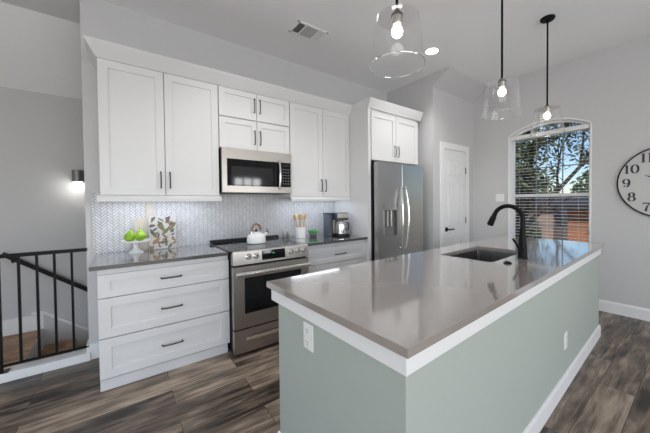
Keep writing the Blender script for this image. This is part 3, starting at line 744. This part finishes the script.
# ------------------------------------------------------------------ counter items, left of the range
ck = thing('cake_stand', 'white ceramic pedestal cake stand holding green pears', 'cake stand', (.085, 3.085, .914))
MB().lathe([(.058, 0), (.060, .006), (.052, .014), (.026, .034), (.018, .055), (.020, .078), (.032, .092), (0, .092)], (.085, 3.085, .914), 36).build('pedestal', M['white'], ck)
MB().lathe([(.03, .090), (.095, .094), (.108, .098), (.112, .113), (.108, .114), (.103, .106), (0, .104)], (.085, 3.085, .914), 44).build('plate', M['white'], ck)
PEAR = [(0, 0), (.020, .001), (.034, .010), (.042, .026), (.0435, .040), (.038, .056), (.028, .070), (.021, .082), (.016, .092), (.008, .098), (0, .099)]
def pear(label, loc, rot, s=1.0):
    t = thing('pear', label, 'pear', loc, 0, 'pears on the cake stand')
    m = Matrix.Rotation(rot[2], 4, 'Z') @ Matrix.Rotation(rot[1], 4, 'Y') @ Matrix.Rotation(rot[0], 4, 'X') @ Matrix.Scale(s, 4)
    MB().lathe(PEAR, seg=24, mtx=m).build('flesh', M['pear'], t, True)
    b = MB(); b.tube([m @ Vector((0, 0, .094)), m @ Vector((.002, 0, .106)), m @ Vector((.006, 0, .116))], .002, 6); b.build('stem', M['stem'], t, True)
PZ = .914 + .1055
pear('upright green pear on the left of the cake stand', (.040, 3.075, PZ), (0, R(6), 0), .98)
pear('upright green pear at the back right of the cake stand', (.125, 3.125, PZ), (0, R(-6), 0), .98)
pear('green pear lying on its side at the front right of the cake stand', (.078, 3.020, PZ + .039), (0, R(86), R(-6)), .88)

cb = thing('cutting_board', 'whitewashed wooden paddle cutting board leaning on the tile behind the leaf canvas', 'cutting board', (.20, 3.215, .914))
lean = Matrix.Translation((.20, 3.218, .9145)) @ Matrix.Rotation(R(-2.6), 4, 'X')
def outline():
    pts = [(-.118, 0), (.118, 0), (.122, .006), (.122, .275), (.112, .295), (.06, .300), (.032, .312), (.027, .335), (.027, .415), (.02, .432), (0, .438)]
    return pts + [(-x, z) for x, z in reversed(pts[2:-1])]
MB().prism(outline(), 'y', -.009, .009, lean).build('blade', M['board'], cb)
cv = thing('canvas_print', 'pale canvas print with olive and brown leaves leaning on the tile backsplash', 'canvas', (.30, 3.18, .914))
lean2 = Matrix.Translation((.300, 3.176, .9145)) @ Matrix.Rotation(R(-3.0), 4, 'X')
MB().box(-.113, .113, -.012, .010, 0, .315, .003, mtx=lean2).build('canvas', M['canvas'], cv)
rnd = random.Random(3)
def leaf_poly(mb, x, z, L, Wd, a, y=-.0127):
    p = []
    for i in range(9):
        t = i / 8; p.append((t * L - L / 2, math.sin(math.pi * t ** .8) * Wd / 2))
    pp = p + [(u, -v) for u, v in reversed(p[1:-1])]
    pp = [(max(-.110, min(.110, x + u * math.cos(a) - v * math.sin(a))), max(.004, min(.311, z + u * math.sin(a) + v * math.cos(a)))) for u, v in pp]
    mb.poly([lean2 @ Vector((u, y, v)) for u, v in pp])
sets = {'leaf1': [(-.02, .24, .075, .032, 2.2), (.075, .215, .10, .038, .75), (.03, .175, .10, .03, .8), (.01, .065, .075, .028, .1), (-.07, .145, .07, .03, 2.0), (-.015, .205, .08, .03, 2.4), (.06, .03, .06, .022, .9)],
        'leaf2': [(-.055, .08, .075, .036, .7), (.02, .10, .06, .022, .6), (-.085, .02, .05, .022, 1.2), (.065, .25, .05, .02, .6), (.085, .09, .05, .02, 2.4)],
        'leaf3': [(.045, .285, .07, .03, 1.1), (-.085, .225, .06, .025, .2), (-.075, .29, .05, .026, .9), (-.035, .135, .05, .016, 1.4), (.075, .24, .05, .018, .4), (-.09, .17, .06, .02, 1.9), (.08, .175, .05, .02, .9)]}
for q_ in range(22):
    sets[('leaf1', 'leaf3', 'leaf1', 'leaf2')[q_ % 4]].append((-.095 + .19 * ((q_ * 7) % 22) / 21 + rnd.uniform(-.008, .008), .02 + .275 * q_ / 21, rnd.uniform(.035, .06), rnd.uniform(.012, .020), rnd.uniform(.2, 2.6)))
for k, ls in sets.items():
    b = MB()
    for i, l_ in enumerate(ls): leaf_poly(b, l_[0], l_[1], l_[2] * 1.12, l_[3] * 1.05, l_[4], y=-.0122 - .00008 * (i + 1) - {'leaf1': 0, 'leaf2': .0012, 'leaf3': .0022}[k])
    b.build('leaf_pattern', M[k], cv)

# ------------------------------------------------------------------ kettle on the cooktop
kx, ky, kz = 1.115, 2.90, .9242
kt = thing('kettle', 'white enamel kettle with brown wooden arched handle on the cooktop', 'kettle', (kx, ky, kz))
MB().lathe([(.088, 0), (.094, .004), (.097, .020), (.095, .055), (.088, .082), (.070, .098), (.052, .104), (0, .104)], (kx, ky, kz), 40).build('body', M['white'], kt)
ld = MB().lathe([(.052, .1035), (.050, .110), (.030, .117), (0, .119)], (kx, ky, kz), 32).build('lid', M['white'], kt)
MB().lathe([(.006, .118), (.006, .126), (.013, .131), (.013, .140), (.006, .145), (0, .145)], (kx, ky, kz), 20).build('lid_knob', M['black'], ld)
b = MB(); n = 17
pts = [(kx - .058 * math.cos(math.pi * i / (n - 1)), ky - .02 * math.cos(math.pi * i / (n - 1)), kz + .128 + .072 * math.sin(math.pi * i / (n - 1))) for i in range(n)]
b.tube(pts, .0112, 12); hd = b.build('handle', M['woodh'], kt)
for s in (-1, 1): MB().tube([(kx + s * .058, ky + s * .02, kz + .132), (kx + s * .060, ky + s * .021, kz + .086)], .005, 8).build('handle_bracket', M['chrome'], hd)
sp = MB().tube([(kx + .075, ky - .012, kz + .072), (kx + .098, ky - .016, kz + .092), (kx + .112, ky - .018, kz + .108)], [.021, .016, .013], 14).build('spout', M['white'], kt)
b = MB(); b.tube([(kx + .112, ky - .018, kz + .106), (kx + .118, ky - .019, kz + .118)], .0145, 14)
b.tube([(kx + .104, ky - .017, kz + .118), (kx + .108, ky - .017, kz + .142), (kx + .120, ky - .019, kz + .146), (kx + .127, ky - .020, kz + .124)], .0035, 8); b.build('whistle_cap', M['bronze'], sp)

# ------------------------------------------------------------------ counter items, right of the range
def shaker_jar(label, x, y):
    t = thing('seasoning_shaker', label, 'shaker', (x, y, .914), 0, 'glass shakers beside the range')
    MB().lathe([(.020, 0), (.021, .004), (.021, .050), (.018, .058), (.018, .062), (0, .062)], (x, y, .914), 24).build('jar', M['jarglass'], t)
    MB().lathe([(.0195, .060), (.0195, .080), (.016, .085), (0, .086)], (x, y, .914), 24).build('lid', M['steel'], t)
    MB().lathe([(.0175, .003), (.0175, .035), (0, .036)], (x, y, .914), 20).build('contents', M['soil'], t)
shaker_jar('glass seasoning shaker nearest the range, left of its twin', 1.545, 3.115)
shaker_jar('glass seasoning shaker between its twin and the white utensil crock', 1.604, 3.13)
ux, uy = 1.728, 3.045
cr_ = thing('utensil_crock', 'white ribbed ceramic crock holding wooden spoons', 'crock', (ux, uy, .914))
prof = [(.060, 0), (.064, .004)]
for i in range(7): prof += [(.064, .012 + i * .018), (.0625, .018 + i * .018)]
prof += [(.064, .130), (.0645, .134), (.061, .134), (.060, .02), (0, .018)]
MB().lathe(prof, (ux, uy, .914), 36).build('pot', M['white'], cr_)
rs = random.Random(5)
SP = [(-.042, .006, -.066, .006, 'wooden spoon leaning furthest left in the white crock'), (-.018, -.036, -.028, -.056, 'wooden spoon at the front left of the white crock'), (-.014, .036, -.024, .060, 'wooden spoon standing at the back left of the white crock'),
      (.018, -.034, .026, -.052, 'wooden spoon at the front right of the white crock'), (.014, .036, .026, .064, 'wooden spoon at the back right of the white crock'), (.042, .0, .068, .002, 'wooden spoon leaning furthest right in the white crock'), (0, 0, -.002, .004, 'wooden spoon standing upright in the middle of the white crock')]
for i, (dx, dy, tx, ty, lb) in enumerate(SP):
    p0 = Vector((ux + dx * .75, uy + dy * .75, .936)); p1 = Vector((ux + tx, uy + ty, 1.128 + .012 * rs.random()))
    t = thing('wooden_spoon', lb, 'spoon', p0, 0, 'wooden spoons in the white crock')
    MB().tube([p0, p0.lerp(p1, .5), p1], [.0062, .0056, .005], 10).build('handle', M['wood'], t)
    dv = (p1 - p0).normalized(); q_ = dv.to_track_quat('Z', 'Y').to_matrix().to_4x4()
    MB().sphere(p1 + dv * .034, .040, 20, (.60, .2, 1), mtx=q_).build('bowl', M['wood'], t)
px_, pyy = 1.915, 3.055
pl = thing('potted_succulent', 'small green plant in a round glass bowl beside the white crock', 'plant', (px_, pyy, .914))
MB().lathe([(.030, 0), (.040, .005), (.050, .028), (.048, .052), (.044, .062), (.0425, .062), (.0465, .05), (.048, .028), (.038, .008), (0, .006)], (px_, pyy, .914), 32).build('bowl', M['jarglass'], pl)
MB().lathe([(.036, .008), (.0465, .027), (.0465, .036), (0, .04)], (px_, pyy, .914), 28).build('pebbles', M['soil'], pl)
b = MB(); rp = random.Random(11)
for i in range(46):
    a = rp.uniform(0, 6.28); l_ = rp.uniform(.04, .078); el = rp.uniform(.25, 1.3); base = Vector((px_ + .015 * math.cos(a), pyy + .015 * math.sin(a), .914 + .038))
    d_ = Vector((math.cos(a) * math.cos(el), math.sin(a) * math.cos(el), math.sin(el) * .95)); sd_ = Vector((-math.sin(a), math.cos(a), 0))
    tip = base + d_ * l_; md = base + d_ * l_ * .55 + Vector((0, 0, .004))
    b.tube([base, md, tip], [.003, .009, .0012], 6, flat=.45)
b.build('leaves', M['plant'], pl)
# coffee maker
cx_, cy_ = 2.20, 2.945
cf = thing('coffee_maker', 'black and steel coffee maker with water tank on the right counter', 'coffee maker', (cx_, cy_, .914), R(-8))
MB().box(-.05, .115, -.15, .125, 0, .026, .006).build('base', M['blackp'], cf, True)
MB().box(-.05, .115, .0, .125, .026, .235, .008).build('rear_column', M['bluegrey'], cf, True)
MB().box(-.052, .117, -.125, .127, .205, .298, .012, seg=3).build('brew_head', M['bluegrey'], cf, True)
MB().box(-.048, .113, -.131, -.122, .232, .292, .004).build('front_band', M['steel'], cf, True)
MB().box(-.046, .111, -.006, .002, .03, .204, .002).build('front_plate', M['steel'], cf, True)
MB().box(-.130, -.066, -.03, .120, 0, .285, .012).build('water_tank', M['bluegrey'], cf, True)
MB().box(-.133, -.063, -.034, .123, .278, .296, .005).build('tank_lid', M['blackp'], cf, True)
MB().lathe([(.056, .028), (.062, .034), (.063, .10), (.060, .165), (.045, .185), (.046, .196), (0, .198)], (.034, -.074, 0), 30).build('carafe', M['chrome'], cf, True)
b = MB(); b.tube([(.07, -.125, .175), (.095, -.15, .17), (.096, -.15, .10), (.075, -.122, .075)], .007, 8); b.build('carafe_handle', M['blackp'], cf, True)

# ------------------------------------------------------------------ lights in the room
def pendant(label, x, y, ztop):
    t = thing('pendant_light', label, 'pendant light', (x, y, ZC), 0, 'glass pendants over the island')
    h, rt, rb = .250, .112, .141
    MB().lathe([(.062, ZC), (.062, ZC - .012), (.056, ZC - .020), (.014, ZC - .024), (.014, ZC - .04), (0, ZC - .04)], (x, y, 0), 32).build('canopy', M['black'], t)
    MB().cyl((x, y, ztop + .02), (x, y, ZC - .03), .0078, seg=12).build('rod', M['black'], t)
    MB().lathe([(0, ztop + .030), (.016, ztop + .030), (.018, ztop + .016), (.030, ztop + .012), (.030, ztop + .003), (0, ztop + .003)], (x, y, 0), 28).build('cap', M['black'], t)
    MB().lathe([(.027, ztop + .002), (.027, ztop - .032), (.021, ztop - .040), (0, ztop - .040)], (x, y, 0), 24).build('socket', M['steel'], t)
    zb = ztop - h; th = .0035
    MB().lathe([(.030, ztop), (rt - .012, ztop), (rt - .002, ztop - .004), (rt + .002, ztop - .012), (rb, zb), (rb - th, zb), (rt - .0015, ztop - .014), (rt - .012, ztop - th), (.030, ztop - th), (.030, ztop)], (x, y, 0), 56, cap=False).build('shade', M['glass'], t)
    MB().lathe([(0, ztop - .106), (.014, ztop - .103), (.026, ztop - .092), (.030, ztop - .077), (.027, ztop - .061), (.017, ztop - .047), (.0135, ztop - .040), (0, ztop - .038)], (x, y, 0), 28).build('bulb', M['bulb'], t)
    b = MB(); rr = [(x + (rb - th / 2) * math.cos(2 * math.pi * k / 56), y + (rb - th / 2) * math.sin(2 * math.pi * k / 56), zb) for k in range(57)]
    b.tube(rr, .0042, 8).build('rim', M['rimglass'], t)
pendant('clear glass pendant light nearest the camera, over the near end of the island', 1.155, 1.0, 2.300)
pendant('clear glass pendant light in the middle of the three over the island', 2.372, 1.0, 2.262)
pendant('clear glass pendant light furthest from the camera, in front of the arched window', 3.372, 1.0, 2.255)

def downlight(label, x, y, e):
    t = thing('recessed_light', label, 'ceiling light', (x, y, ZC))
    MB().lathe([(.072, ZC - .0005), (.095, ZC - .0005), (.092, ZC - .006), (.072, ZC - .004)], (x, y, 0), 40, cap=False).build('trim_ring', M['trim'], t)
    MB().lathe([(.073, ZC - .001), (.073, ZC - .003), (0, ZC - .003)], (x, y, 0), 36).build('lens', M['canlight'], t)
    l = bpy.data.lights.new('downlight', 'SPOT'); l.energy = e; l.spot_size = R(125); l.spot_blend = .8; l.shadow_soft_size = .07
    lo = bpy.data.objects.new('downlight', l); col.objects.link(lo); lo.location = (x, y, ZC - .02)
downlight('round white recessed downlight glowing in the ceiling above the refrigerator corner', 2.974, 2.04, 58)
downlight('round white recessed downlight above the aisle in front of the range, added out of view to light the cabinet fronts', .95, 2.04, 55)  # added unseen lamp that brightens the cabinet fronts

# ceiling air vent
t = thing('air_vent', 'white rectangular ceiling air vent with louvres in three sections', 'vent', (1.588, 2.577, ZC))
vx0, vx1, vy0, vy1 = 1.412, 1.766, 2.47, 2.685
b = MB(); fr = .022
for (p0, p1, q0, q1) in ((vx0, vx1, vy0, vy0 + fr), (vx0, vx1, vy1 - fr, vy1), (vx0, vx0 + fr, vy0, vy1), (vx1 - fr, vx1, vy0, vy1)): b.box(p0, p1, q0, q1, ZC - .010, ZC + .001, .002)
secs = [(vx0 + fr, vx0 + .095), (vx0 + .107, vx1 - .107), (vx1 - .095, vx1 - fr)]
b.box(secs[0][1], secs[1][0], vy0, vy1, ZC - .009, ZC + .001); b.box(secs[1][1], secs[2][0], vy0, vy1, ZC - .009, ZC + .001)
b.build('frame', M['trim'], t)
MB().box(vx0 + .01, vx1 - .01, vy0 + .01, vy1 - .01, ZC - .001, ZC + .0005).build('duct_opening', M['vent_dark'], t)
for k, (xa, xb) in enumerate(secs):
    b = MB()
    if k == 1:
        yy = vy0 + fr + .008
        while yy < vy1 - fr - .004:
            b.box(-.0008, .0008, -.006, .006, 0, 0) if False else b.prism([(yy, ZC - .002), (yy + .0015, ZC - .002), (yy + .009, ZC - .009), (yy + .0075, ZC - .009)], 'x', xa, xb); yy += .0155
    else:
        xx = xa + .004; s = -1 if k == 0 else 1
        while xx < xb - .006:
            if s < 0: b.prism([(xx + .007, ZC - .002), (xx + .0085, ZC - .002), (xx + .0015, ZC - .009), (xx, ZC - .009)], 'y', vy0 + fr, vy1 - fr)
            else: b.prism([(xx, ZC - .002), (xx + .0015, ZC - .002), (xx + .009, ZC - .009), (xx + .0075, ZC - .009)], 'y', vy0 + fr, vy1 - fr)
            xx += .0155
    b.build('louvres', M['vent_light'] if k < 2 else M['trim'], t)  # shading put into colour: two sections greyer, the last one white

# ------------------------------------------------------------------ wall clock
CYc, CZc, CR = .285, 1.53, .393
ckk = thing('wall_clock', 'large round white wall clock with thin black rim right of the arched window', 'clock', (XW, CYc, CZc), R(-90))
def W3(u, v, d): return (u, -d, v)     # local: x right, z up, -y towards the room
mtc = Matrix.Rotation(R(90), 4, 'X')
MB().lathe([(CR - .013, .0), (CR, .0), (CR, .026), (CR - .003, .030), (CR - .010, .030), (CR - .013, .026)], seg=96, mtx=mtc, cap=False).build('rim', M['black'], ckk, True)
MB().lathe([(0, .001), (CR - .012, .001), (CR - .012, .020), (0, .020)], seg=96, mtx=mtc, cap=False).build('face', M['clockface'], ckk, True)
def ribbon(mb, pts, ws, d=.0212):
    n = len(pts); L_, R_ = [], []
    for i in range(n):
        t_ = Vector(pts[min(i + 1, n - 1)]) - Vector(pts[max(i - 1, 0)]); t_.normalize(); nn = Vector((-t_.y, t_.x))
        L_.append(Vector(pts[i]) + nn * ws[i] / 2); R_.append(Vector(pts[i]) - nn * ws[i] / 2)
    for i in range(n - 1): mb.poly([W3(*R_[i], d), W3(*R_[i + 1], d), W3(*L_[i + 1], d), W3(*L_[i], d)])
def ell(cx, cy, rx, ry, a0, a1, n=24): return [(cx + rx * math.cos(R(a0 + (a1 - a0) * i / n)), cy + ry * math.sin(R(a0 + (a1 - a0) * i / n))) for i in range(n + 1)]
TK, TN = .20, .055     # thick and hairline strokes, in digit heights
def sw_(pts, c=None):  # contrast by stroke direction: verticals thick, horizontals thin
    out = []
    for i in range(len(pts)):
        t_ = Vector(pts[min(i + 1, len(pts) - 1)]) - Vector(pts[max(i - 1, 0)]); t_.normalize(); out.append(TN + (TK - TN) * abs(t_.y) ** 1.5)
    return out
def digit(mb, ch, ox, oy, s):
    S = []
    def add(pts, ws=None): S.append((pts, ws or sw_(pts)))
    if ch == '1': add([(0, -.46), (0, .5)], [TK, TK]); add([(-.18, -.48), (.18, -.48)], [TN, TN]); add([(0, .48), (-.17, .38)], [TN, TN])
    elif ch == '0': add(ell(0, 0, .27, .47, 0, 360, 36))
    elif ch == '8': add(ell(0, .24, .20, .23, 0, 360, 28)); add(ell(0, -.23, .25, .25, 0, 360, 28))
    elif ch == '9':
        add(ell(-.02, .19, .24, .28, 0, 360, 30)); p = ell(-.06, .12, .29, .58, 10, -80, 14); add(p); mb_dot = ell(-.17, -.36, .045, .045, 0, 360, 10); add(mb_dot, [.09] * 11)
    elif ch == '6':
        add(ell(.02, -.19, .24, .28, 0, 360, 30)); add(ell(.06, -.12, .29, .58, 190, 100, 14)); add(ell(.17, .36, .045, .045, 0, 360, 10), [.09] * 11)
    elif ch == '7': add([(-.27, .43), (.27, .43)], [.13, .13]); add([(-.26, .46), (-.26, .24)], [TN, TN]); add([(.27, .43), (.05, .05), (-.05, -.48)], [TN, .14, .20])
    elif ch == '2': add(ell(0, .20, .24, .28, 170, -30, 18)); add([(.20, .06), (-.25, -.44)], [.15, TN]); add([(-.27, -.43), (.28, -.43)], [.12, .12])
    elif ch == '3': add(ell(0, .25, .21, .23, 160, -90, 16)); add(ell(0, -.22, .25, .26, 90, -160, 18))
    elif ch == '4': add([(.10, -.48), (.10, .5)], [TK, TK]); add([(.10, .48), (-.28, -.16)], [TN, TN]); add([(-.29, -.18), (.29, -.18)], [TN * 1.4] * 2)
    elif ch == '5': add(ell(-.02, -.17, .27, .31, 130, -150, 20)); add([(-.20, .05), (-.20, .46)], [TN, TN]); add([(-.20, .43), (.23, .43)], [.12, .12])
    for k, (pts, ws) in enumerate(S): ribbon(mb, [(ox + x * s, oy + y * s) for x, y in pts], [w_ * s for w_ in ws], .0212 + .0002 * k)
for n_ in range(1, 13):
    a = R(90 - 30 * n_); u0, v0 = .312 * math.cos(a), .312 * math.sin(a); b = MB(); st_ = str(n_); s = .098
    if len(st_) == 1: digit(b, st_, u0, v0, s)
    else:
        off = {'10': (-.040, .024), '11': (-.026, .026), '12': (-.040, .022)}[st_]
        digit(b, st_[0], u0 + off[0], v0, s); digit(b, st_[1], u0 + off[1], v0, s)
    b.build('numeral', M['ink'], ckk, True)
for nm, ang, L_, w0, dd in (('hour_hand', 155, .19, .016, .024), ('minute_hand', 60, .29, .012, .027)):
    b = MB(); a = R(ang); ribbon(b, [(-.05 * math.cos(a), -.05 * math.sin(a)), (0, 0), (L_ * .75 * math.cos(a), L_ * .75 * math.sin(a)), (L_ * math.cos(a), L_ * math.sin(a))], [w0, w0, w0 * .8, .002], dd)
    b.build(nm, M['ink'], ckk, True)
MB().lathe([(0, .02), (.014, .02), (.014, .030), (0, .031)], seg=24, mtx=mtc).build('hub', M['black'], ckk, True)

# ------------------------------------------------------------------ stair railing, handrail, sconce
YR = 3.25
ra = thing('stair_railing', 'black metal guard railing along the stair opening at left', 'railing', (-.8, YR, .07))
MB().box(-1.5, XE + .004, YR - .014, YR + .014, .944, .973, .003).build('top_rail', M['black'], ra)
MB().box(-1.5, XE + .004, YR - .009, YR + .009, .112, .130, .002).build('bottom_rail', M['black'], ra)
for x in (-.655, -.556, -.456, -.352, -.895, -1.0, -1.105, -1.21):
    MB().box(x - .0078, x + .0078, YR - .0078, YR + .0078, .128, .942).build('baluster', M['black'], ra)
np_ = MB().box(-.790, -.752, YR - .019, YR + .019, .07, .942, .002).build('newel_post', M['black'], ra)
MB().box(-.80, -.722, YR - .024, YR + .044, .069, .077, .002).build('base_plate', M['bronze'], np_)
hr = thing('stair_handrail', 'black handrail sloping down the stair wall behind the railing', 'handrail', (-.7, YS - .06, .6))
x0, z0, x1_, z1_ = -.985, .856, 1.2, -.81
dx, dz = x1_ - x0, z1_ - z0; ln = math.hypot(dx, dz); mt = Matrix.Translation((x0, YS - .06, z0)) @ Matrix.Rotation(math.atan2(-dz, dx), 4, 'Y')
MB().box(0, ln, -.02, .02, -.020, .020, .006, mtx=mt).build('rail', M['black'], hr)
for k in (.03, .5, .95):
    p = Vector((x0 + dx * k, YS - .06, z0 + dz * k)); MB().tube([p + Vector((0, 0, -.02)), p + Vector((0, .02, -.05)), p + Vector((0, .062, -.05))], .008, 8).build('bracket', M['black'], hr)
sc_ = thing('wall_sconce', 'grey metal wall sconce glowing on the stair wall beside the free wall end', 'sconce', (-.40, YS - .05, 1.60))
MB().box(-.455, -.345, YS - .022, YS - .0005, 1.60, 1.74, .004).build('backplate', M['sconce'], sc_)
MB().lathe([(.048, 1.605), (.048, 1.735), (0, 1.738)], (-.40, YS - .071, 0), 24).build('shade', M['sconce'], sc_)
MB().lathe([(.038, 1.600), (.040, 1.606), (0, 1.6065)], (-.40, YS - .071, 0), 24).build('lens', M['canlight'], sc_)
l = bpy.data.lights.new('sconce_light', 'POINT'); l.energy = 1.5; l.shadow_soft_size = .03; l.color = (1, .97, .93)
lo = bpy.data.objects.new('sconce_light', l); col.objects.link(lo); lo.location = (-.40, YS - .075, 1.575)

# ------------------------------------------------------------------ outside the arched window
o = MB().poly([(XW + .3, -25, -2.9), (45, -25, -2.9), (45, 35, -2.9), (XW + .3, 35, -2.9)]).build('lawn', M['grass']); struct(o)
hs = thing('neighbour_house', 'orange brick house with dark roof seen low through the arched window', 'house', (16, 1.0, -2.9))
MB().box(16, 22, -6, 3.95, -2.9, .95).build('wall', M['orange'], hs)
b = MB(); b.prism([(15.5, .93), (15.5, 1.12), (19, 1.7), (22.5, 1.12), (22.5, .93)], 'y', -6.4, 4.2); b.build('roof', M['roof'], hs)
hs = thing('neighbour_house', 'pinkish tan brick house behind trees, left part of the view through the window', 'house', (20, 8, -2.9))
MB().box(20, 25, 5.6, 13, -2.9, 1.0).build('wall', M['tan'], hs)
b = MB(); b.prism([(19.6, .98), (19.6, 1.1), (22.5, 1.8), (25.4, 1.1), (25.4, .98)], 'y', 5.3, 13.3); b.build('roof', M['roof'], hs)
def tree(label, base, h, spread, nleaf, seed, fm, lean=(0, 0), crown0=.35, ls=.11):
    r = random.Random(seed); t = thing('tree', label, 'tree', base, 0, 'trees outside the window')
    b = MB(); tips = []
    B0 = Vector(base)
    def grow(p, d, L, rad, depth):
        pts = [p]; q = p.copy(); dd = d.copy()
        for i in range(4):
            dd = (dd + Vector((r.uniform(-.22, .22), r.uniform(-.22, .22), r.uniform(-.06, .14)))).normalized(); q = q + dd * L / 4; pts.append(q.copy())
        b.tube(pts, [rad * (1 - .12 * i) for i in range(5)], 7)
        if depth >= 2: tips.extend(pts[1:])
        if depth < 3:
            for k in range(4 if depth else 6):
                f = r.uniform(.45, 1.0); o_ = pts[min(4, int(f * 4))]
                nd = (dd + Vector((r.uniform(-1, 1), r.uniform(-1, 1), r.uniform(-.25, .6))) * .95).normalized()
                grow(o_, nd, L * r.uniform(.5, .72), rad * .5, depth + 1)
    grow(B0, Vector((lean[0], lean[1], 1)).normalized(), h * .5, spread * .042, 0)
    b.build('trunk', M['bark'], t)
    f = MB()
    for i in range(nleaf):
        c_ = r.choice(tips) + Vector((r.gauss(0, .26), r.gauss(0, .26), r.gauss(0, .2))); s = ls * r.uniform(.5, 1.2)
        a = Vector((r.uniform(-1, 1), r.uniform(-1, 1), r.uniform(-1, 1))).normalized(); bb = a.orthogonal().normalized()
        f.poly([c_ - a * s, c_ + bb * s * .45, c_ + a * s, c_ - bb * s * .45])
    f.build('foliage', M[fm], t)
tree('spreading dark tree closest to the arched window, filling its upper sash', (8.6, 3.5, -2.9), 9.0, 3.2, 14000, 21, 'foliage', (.05, -.12), ls=.085)
tree('olive green tree further off, at the right side of the window view', (13.5, .6, -2.9), 8.5, 3.0, 7000, 4, 'foliage2', (0, .1), ls=.12)
tree('olive green tree further off, at the left side of the window view', (15.0, 8.6, -2.9), 8.0, 3.0, 7000, 9, 'foliage2', (0, -.05), ls=.12)
def shrub(label, c_, rad, hh, seed, n=1100, ls=1.0, nm='shrub', gp='shrubs outside the window'):
    r = random.Random(seed); t = thing(nm, label, nm.replace('_', ' '), (c_[0], c_[1], -2.9), 0, gp)
    MB().cyl((c_[0], c_[1], -2.9), (c_[0], c_[1], c_[2] + .3), .06, .03, 8).build('stem', M['bark'], t)
    f = MB()
    for i in range(n):
        v = Vector((r.gauss(0, 1), r.gauss(0, 1), r.gauss(0, 1))).normalized() * r.uniform(.3, 1) ** .4
        p = Vector(c_) + Vector((v.x * rad, v.y * rad, v.z * hh)); s = r.uniform(.06, .13) * ls
        a = Vector((r.uniform(-1, 1), r.uniform(-1, 1), r.uniform(-1, 1))).normalized(); bb = a.orthogonal().normalized()
        f.poly([p - a * s, p + bb * s * .5, p + a * s, p - bb * s * .5])
    f.build('foliage', M['shrub'], t)
shrub('dense dark evergreen behind the orange brick house', (28, 4.4, .6), 2.6, 3.6, 33, 3600, 1.9, 'evergreen_tree', 'evergreens behind the houses')
shrub('dense dark evergreen behind the pinkish brick house', (31, 11.2, .9), 3.2, 3.8, 35, 3600, 1.9, 'evergreen_tree', 'evergreens behind the houses')
shrub('tall green shrub in front of the tan brick house', (14.0, 4.75, -1.0), .5, 1.7, 1)
shrub('round green shrub left of the tall shrub outside the window', (14.5, 6.6, -1.4), .8, 1.5, 2)
